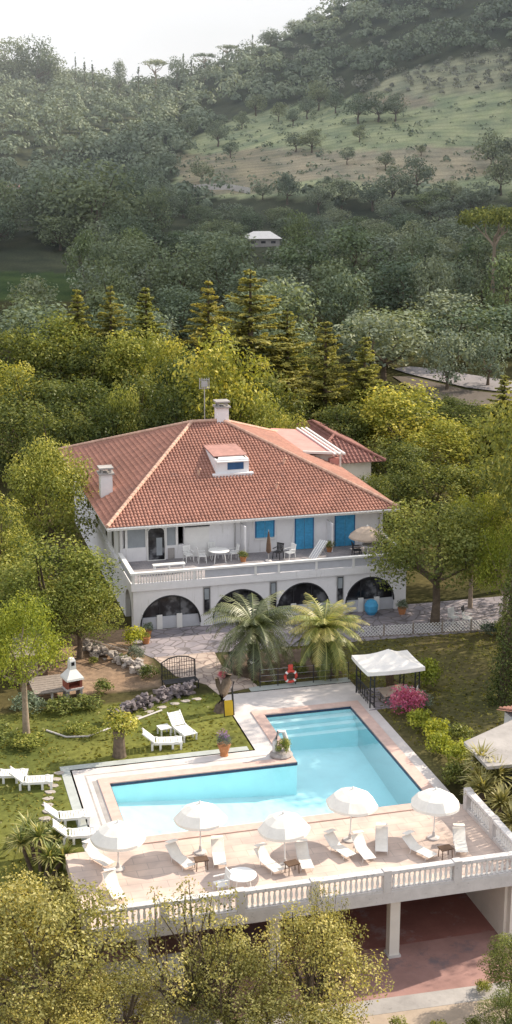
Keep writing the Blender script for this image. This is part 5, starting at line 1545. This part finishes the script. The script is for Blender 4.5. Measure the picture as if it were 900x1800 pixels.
for (kind, px, py, Y, wpx, lab) in (('cedar', 440, 466, 128, 230, 'tallest golden conifer behind the villa roof'), ('cedar', 366, 486, 132, 150, 'golden conifer next to the tallest one, on its far side from the path'), ('fir', 135, 503, 142, 115, 'thin pointed conifer tip rising from the rounded trees'),
                                   ('cedar', 193, 497, 144, 120, 'brownish conifer with a bare pointed tip among rounded trees'), ('fir', 256, 500, 140, 130, 'wide green conifer with a bare leader behind the rounded trees'), ('cedar', 573, 558, 122, 170, 'golden brown conifer above the annex roof'),
                                   ('fir', 642, 586, 122, 125, 'slim conifer with a pale tip beside the golden belt trees'), ('fir', 888, 655, 116, 115, 'slim pale conifer at the picture edge below the path'), ('cedar', 505, 540, 130, 160, 'broad shaggy conifer between the tallest one and the annex')):
    tree_top(kind, px, py, Y, wpx, lab, 'conifer', 'conifer')

# ================================================================== SHADED WOOD
path_poly = outline([(690, 640), (760, 645), (870, 655), (920, 690), (920, 745), (810, 730), (690, 690)])
gapp = outline([(-30, 480), (150, 484), (170, 505), (100, 540), (-30, 540)])
hutp = outline([(415, 425), (500, 425), (500, 450), (415, 450)])
hutq = outline([(-25, 338), (52, 338), (52, 366), (-25, 366)])
meadow_lo = outline([(290, 330), (450, 325), (640, 345), (900, 350), (900, 372), (640, 365), (450, 360), (300, 352)])


def inside(X, Y, poly): return bool(in_poly(np.array([X]), np.array([Y]), poly)[0])


WL = {'wood_dark': ('dark green tree of the shaded wood across the valley floor', 'dark trees of the shaded valley wood'), 'wood_grey': ('grey green tree of the shaded wood across the valley floor', 'grey green trees of the shaded valley wood'), 'wood_green': ('fresher green tree of the shaded wood across the valley floor', 'fresher green trees of the shaded valley wood')}
rw = random.Random(11); cnt = 0
Y = 152.
while Y < 322:
    X = -.215 * Y
    while X < .215 * Y:
        x = X + rw.uniform(-2.5, 2.5); y = Y + rw.uniform(-3, 3)
        hh = rw.uniform(6.5, 11.5) * (1.1 if x < -.06 * y and y > 230 else 1); ww = rw.uniform(6.5, 12)
        if y > 240 and x > -.06 * y: hh *= .62; ww *= .8
        kind = 'wood_dark' if rw.random() < (.75 if x < 0 and y > 210 else .4) else ('wood_grey' if rw.random() < .7 else 'wood_green')
        bad = inside(x, y, path_poly) or inside(x, y, gapp) or inside(x, y, hutp) or inside(x, y, meadow_lo) or inside(x, y, fieldp)
        if not bad and y > 225 and -.2 * y < x < -.12 * y and y < 262: bad = True
        if not bad:
            for dy in (6, 14, 24, 34): bad = bad or inside(x, y + dy, gapp) or inside(x, y + dy, path_poly) or inside(x, y + dy, hutp) or inside(x, y + dy, hutq)
        if not bad:
            plant(kind, (x, y, hz(x, y)), WL[kind][0], 'tree', 'tree', WL[kind][1], ww / W0[kind], hh / H0[kind]); cnt += 1
        X += 9.2 + Y * .004
    Y += 9.5
print('wood', cnt)
tree_top('umbrella_lit', 872, 362, 200, 135, 'umbrella pine with pale bare branches and flat crown beside the wood edge', 'umbrella_pine')
tree_top('wood_dark', 165, 268, 268, 190, 'huge dark tree standing above the shaded wood')
tree_top('wood_dark', 90, 285, 272, 150, 'big dark tree beside the huge one above the shaded wood')
tree_top('wood_grey', 790, 565, 147, 100, 'grey tree with bare lower trunk beside the pale track')
tree_top('wood_grey', 862, 568, 149, 95, 'grey tree standing on the pale track near the picture edge')
tree_top('wood_dark', 690, 530, 168, 160, 'rounded green tree beyond the pale track')
sheet_pts = outline([(690, 650), (720, 646), (760, 650), (820, 660), (920, 676), (930, 690), (870, 690), (820, 684), (770, 672), (720, 660)])
tk = MB(); tk.add([(x, y, hz(x, y) + .12) for x, y in sheet_pts], [tuple(range(len(sheet_pts)))[::-1]]); struct('gravel_track', tk, mat_plain('pale_gravel', (.27, .25, .26), .95, .15, .4))
sheet_pts2 = outline([(690, 664), (720, 664), (770, 676), (820, 688), (870, 694), (930, 694), (930, 712), (860, 716), (790, 712), (730, 690)])
tk = MB(); tk.add([(x, y, hz(x, y) + .1) for x, y in sheet_pts2], [tuple(range(len(sheet_pts2)))[::-1]]); struct('bare_earth_yard', tk, mat_plain('dark_earth', (.12, .1, .085), .95, .2, .4))  # earth in one dark brown tone

# field trees
FT = [(383, 258, 50), (330, 245, 38), (425, 228, 30), (355, 322, 46), (490, 215, 36), (515, 222, 32), (520, 268, 42), (548, 270, 48), (610, 290, 30), (677, 300, 38), (740, 275, 20), (505, 360, 55), (462, 352, 36), (630, 218, 60), (665, 215, 58), (695, 214, 50), (632, 250, 30),
      (865, 302, 80), (795, 362, 44), (732, 345, 66), (840, 375, 60), (690, 362, 70), (655, 372, 60), (885, 300, 60), (300, 305, 40), (265, 345, 60), (405, 278, 30), (575, 330, 22), (590, 200, 40), (560, 195, 50), (540, 210, 40), (880, 345, 70), (450, 205, 40), (770, 370, 50), (600, 370, 60), (560, 375, 50)]
for i, (px, py, wpx) in enumerate(FT):
    g = on_ground(px, py)
    if g is None: continue
    sx = wpx * g[1] / F / W0['field_tree']
    plant('field_tree', g, 'rounded grey green tree standing on the open hill field', 'tree', 'tree', 'scattered trees on the open hill field', sx, sx * random.uniform(.85, 1.1))
tree_base('umbrella', 568, 345, 26, 'small thin palm-like tree standing on a bare trunk in the hill field', hf=.9)

# far buildings
def pix_house(px, py, label, w_, d_, h_, wall, roofm, rz=.1, name='farm_building', over=.4, rh=.8):
    g = on_ground(px, py); t_ = thing(name, label, 'building', g, rz)
    MB().bx(-w_ / 2, w_ / 2, -d_ / 2, d_ / 2, -1.5, h_).build('wall', M[wall], t_)
    r__ = MB(); r__.add([(-w_ / 2 - over, -d_ / 2 - over, h_), (w_ / 2 + over, -d_ / 2 - over, h_), (w_ / 2 + over, d_ / 2 + over, h_), (-w_ / 2 - over, d_ / 2 + over, h_), (-w_ / 4, 0, h_ + rh), (w_ / 4, 0, h_ + rh)],
                       [(0, 1, 5, 4), (1, 2, 5), (2, 3, 4, 5), (3, 0, 4), (3, 2, 1, 0)])
    r__.build('roof', M[roofm], t_)
    for k in range(3): MB().bx(-w_ * .36 + k * w_ * .3, -w_ * .36 + k * w_ * .3 + .9, -d_ / 2 - .04, -d_ / 2 + .02, .6, h_ * .7).build('window', M['glass'], t_)
    return t_


pix_house(460, 432, 'low hut with a white flat pyramid roof among the valley trees', 6.5, 5, 1.5, 'grey_conc', 'canvas', .1, 'farm_building', .5, 1.3)
pix_house(14, 345, 'farm building with a red roof at the far wood edge', 8, 5, 2.2, 'white_wall_warm', 'pink_panel', .1)
cw = outline([(330, 338), (360, 334), (400, 334), (440, 342)])
w_ = MB()
for i in range(len(cw) - 1):
    (x0, y0), (x1, y1) = cw[i], cw[i + 1]
    w_.slab((x0, y0, hz(x0, y0) + 1.4), (x1, y1, hz(x1, y1) + 1.4), (x1, y1 + .5, hz(x1, y1) + 1.4), (x0, y0 + .5, hz(x0, y0) + 1.4), 2.0)
tag(w_.build('field_wall', M['stonewhite'], None), 'pale curved wall at the bottom of the hill field', 'wall')
# ================================================================== FAR HILL WOOD
rh = np.random.default_rng(99)
olive_poly = outline([(560, 150), (660, 140), (700, 130), (900, 85), (940, 85), (940, 160), (740, 172), (640, 168)])
band2 = outline([(470, 105), (560, 70), (700, 62), (700, 85), (560, 105), (480, 125)])
crowns = []
Y = 326.
while Y < 640:
    X = -.27 * Y
    while X < .27 * Y:
        x = X + rh.uniform(-2.6, 2.6); y = Y + rh.uniform(-2.5, 2.5); X += 6.4
        if inside(x, y, fieldp) and not inside(x, y, olive_poly): continue
        if math.sin(x * .05 + 2 * math.sin(y * .021)) * math.sin(y * .063 + 1.5 * math.sin(x * .03)) > .72: continue
        crowns.append((x, y))
    Y += 6.2
Y = 380.
while Y < 560:
    X = 0.
    while X < .2 * Y:
        x = X + rh.uniform(-1.2, 1.2); y = Y + rh.uniform(-1, 1); X += 4.6
        if inside(x, y, olive_poly): crowns.append((x, y))
    Y += 4.6
PV, NV, SV, TV = [], [], [], []
oP, oN, oS, oT = [], [], [], []
for (x, y) in crowns:
    z = hz(x, y); ol = inside(x, y, olive_poly) or (inside(x, y, band2) and rh.random() < .6)
    lf = math.sin(x * .031 + 1.7 * math.sin(y * .017)) * .14 + math.sin(x * .09 + y * .07) * .08
    r_ = (1.6 + 3.6 * rh.uniform(0, 1) ** 1.3) * (.42 if ol else 1); n = 38 if ol else 110
    dd = unit(rh.normal(size=(n, 3))); dd[:, 2] = np.abs(dd[:, 2]) * 1.0 - .15
    p_ = dd * r_ * rh.uniform(.55, 1.05, (n, 1)) + np.array([x, y, z + r_ * .75])
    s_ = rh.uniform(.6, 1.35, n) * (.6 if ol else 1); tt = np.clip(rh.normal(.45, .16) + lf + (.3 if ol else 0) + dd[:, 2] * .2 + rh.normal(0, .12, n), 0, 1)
    (oP if ol else PV).append(p_); (oN if ol else NV).append(dd + rh.normal(size=(n, 3)) * .4 + np.array([0, 0, .3])); (oS if ol else SV).append(s_); (oT if ol else TV).append(tt)
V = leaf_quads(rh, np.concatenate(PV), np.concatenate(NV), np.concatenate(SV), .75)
o = inst('hillside_wood', raw_mesh('hillside_wood', V, 4, np.concatenate(TV), M['leaf_hill']), None); tag(o, 'grey green wood covering the far hillside up to the ridge', 'wood', None, 'stuff')
if oP:
    M['leaf_grove'] = mat_leaf('pale_grove_leaf', (.12, .13, .115), (.19, .2, .18), (.28, .29, .26), .2)
    V = leaf_quads(rh, np.concatenate(oP), np.concatenate(oN), np.concatenate(oS), .75)
    o = inst('olive_grove', raw_mesh('olive_grove', V, 4, np.concatenate(oT), M['leaf_grove']), None); tag(o, 'pale grove of small trees on the upper hill slope', 'grove', None, 'stuff')
sP, sN, sS = [], [], []
for k in range(900):
    q_ = (rh.uniform(-30, 95), rh.uniform(330, 470))
    if not inside(*q_, fieldp): continue
    n = 12; dd = unit(rh.normal(size=(n, 3))); dd[:, 2] = np.abs(dd[:, 2]); r_ = rh.uniform(.3, .9) * (1.6 if rh.random() < .1 else 1)
    sP.append(dd * r_ + np.array([q_[0], q_[1], hz(*q_)])); sN.append(dd + rh.normal(size=(n, 3)) * .4); sS.append(rh.uniform(.4, .8, n) * r_ * 1.2)
V = leaf_quads(rh, np.concatenate(sP), np.concatenate(sN), np.concatenate(sS), .8)
o = inst('scrub', raw_mesh('scrub', V, 4, rh.uniform(0, 1, len(V) // 4), M['leaf_hill']), None); tag(o, 'low scrub dotted over the open hill field', 'scrub', None, 'stuff')
# ridge line trees
for (kind, px, py, Y, wpx, lab, nm) in (('wood_dark', 60, 58, 545, 62, 'large round crowned tree at the near end of the ridge skyline', 'tree'), ('wood_dark', 18, 62, 545, 60, 'round crowned tree at the picture edge on the ridge skyline', 'tree'), ('wood_dark', 82, 80, 548, 46, 'lower round tree leaning on the largest skyline tree', 'tree'),
                                        ('cypress', 132, 88, 555, 9, 'thin dark cypress on the ridge skyline near the round crowns', 'cypress'), ('cypress', 148, 98, 555, 13, 'short cypress in the low part of the skyline', 'cypress'), ('cypress', 162, 103, 555, 14, 'stubby cypress in the low part of the skyline', 'cypress'),
                                        ('wood_grey', 208, 98, 555, 24, 'loose tall tree standing up in the skyline dip', 'tree'), ('cypress', 243, 108, 556, 12, 'dark cypress at the bottom of the skyline dip', 'cypress'), ('umbrella', 273, 107, 556, 40, 'flat crowned pine beside the skyline dip', 'pine'), ('wood_dark', 310, 98, 556, 34, 'dark tree right after the flat crowned skyline pine', 'tree'),
                                        ('cypress', 322, 90, 556, 10, 'pointed cypress rising over the dark skyline trees', 'cypress'), ('cypress', 336, 96, 556, 10, 'second pointed cypress rising over the dark skyline trees', 'cypress'), ('umbrella', 360, 96, 560, 34, 'flat pine where the ridge begins to climb', 'pine'), ('umbrella', 400, 82, 562, 34, 'flat pine on the climbing ridge', 'pine'),
                                        ('cypress', 444, 58, 565, 8, 'lone cypress spike on the climbing ridge', 'cypress'), ('wood_dark', 475, 50, 565, 34, 'rounded tree on the climbing ridge past the cypress spike', 'tree'), ('wood_dark', 520, 34, 565, 34, 'rounded tree high on the climbing ridge', 'tree')):
    tree_top(kind, px, py - (4 if kind != 'cypress' else 0), Y, wpx * (1.0 if kind == 'cypress' else 1.35), lab, nm, nm)

# grass tufts on the lawns near the pool
rg_ = np.random.default_rng(123); n = 15000
gu_ = rg_.uniform(-2, 45, n); gv_ = rg_.uniform(50.5, 70.4, n)
keep = ((gu_ < 15.0) & (gv_ > 58.1) & (gv_ < 64.6)) | ((gu_ < 6.2) & (gv_ < 62)) | ((gu_ > 22.5) & (gv_ > 56)) | ((gu_ > 17.5) & (gv_ > 65.2))
gu_ = gu_[keep]; gv_ = gv_[keep]; X = gu_ * CA - gv_ * SA; Yg = gu_ * SA + gv_ * CA; Z = hgt(X, Yg)
n = len(X); az = rg_.uniform(0, 6.28, n); hh = rg_.uniform(.03, .08, n); wd = rg_.uniform(.04, .1, n)
b0 = np.stack([X, Yg, Z], 1); sx = np.stack([np.cos(az), np.sin(az), np.zeros(n)], 1) * wd[:, None]; tp = np.stack([rg_.normal(0, .05, n), rg_.normal(0, .05, n), hh], 1)
Vg = np.empty((n, 4, 3)); Vg[:, 0] = b0 - sx; Vg[:, 1] = b0 + sx; Vg[:, 2] = b0 + sx * .6 + tp; Vg[:, 3] = b0 - sx * .6 + tp
o = inst('grass', raw_mesh('grass', Vg.reshape(-1, 3), 4, rg_.uniform(.3, .75, n), M['grassblade']), None); tag(o, 'short tufty grass of the garden lawns', 'grass', None, 'stuff')

# ================================================================== HAZE, SKY, SUN
EL, AZ = R(34), R(29)
sv = (math.cos(EL) * math.cos(AZ), math.cos(EL) * math.sin(AZ), math.sin(EL))
from mathutils import Vector
sun = bpy.data.lights.new('sun', 'SUN'); sun.energy = 6.8; sun.angle = R(.6); sun.color = (1.0, .875, .71)
so = bpy.data.objects.new('sun', sun); COL.objects.link(so); so.rotation_euler = Vector(sv).to_track_quat('Z', 'Y').to_euler(); so.location = (60, 40, 80)
hz_mb = MB(); hz_mb.bx(-420, 700, 165, 660, -15, 110)
m, nt, out = new_mat('valley_haze'); vs = N(nt, 'ShaderNodeVolumeScatter'); vs.inputs['Color'].default_value = (.86, .93, 1, 1); vs.inputs['Density'].default_value = .00045; vs.inputs['Anisotropy'].default_value = .1
nt.links.new(vs.outputs[0], out.inputs['Volume'])
hzo = struct('haze', hz_mb, m)

wld = bpy.data.worlds.new('World'); SC.world = wld; wld.use_nodes = True; nt = wld.node_tree; nt.nodes.clear()
out = nt.nodes.new('ShaderNodeOutputWorld'); bg = nt.nodes.new('ShaderNodeBackground'); nt.links.new(bg.outputs[0], out.inputs[0])
sky = nt.nodes.new('ShaderNodeTexSky'); sky.sky_type = 'NISHITA'; sky.sun_disc = False; sky.sun_elevation = EL; sky.sun_rotation = PI / 2 - AZ; sky.dust_density = 2.5; sky.air_density = 1.2
tc = nt.nodes.new('ShaderNodeTexCoord'); n1 = nt.nodes.new('ShaderNodeTexNoise'); n1.inputs['Scale'].default_value = 2.2; n1.inputs['Detail'].default_value = 6
mp = nt.nodes.new('ShaderNodeMapping'); mp.inputs['Scale'].default_value = (1, 1, 3.2); nt.links.new(tc.outputs['Generated'], mp.inputs['Vector']); nt.links.new(mp.outputs[0], n1.inputs['Vector'])
rp = ramp(nt, [(.3, (.72, .72, .72)), (.7, (1, 1, 1))], n1.outputs['Fac'])
mc = mixc(nt, rp.outputs[0], sky.outputs[0], (11.6, 11.8, 12.3))
nt.links.new(mc, bg.inputs['Color']); bg.inputs['Strength'].default_value = .1
SC.cycles.use_denoising = True; SC.cycles.max_bounces = 6; SC.cycles.diffuse_bounces = 3; SC.cycles.transparent_max_bounces = 12; SC.cycles.volume_bounces = 0; SC.cycles.transmission_bounces = 4; SC.cycles.glossy_bounces = 3
SC.cycles.sample_clamp_indirect = 6.0
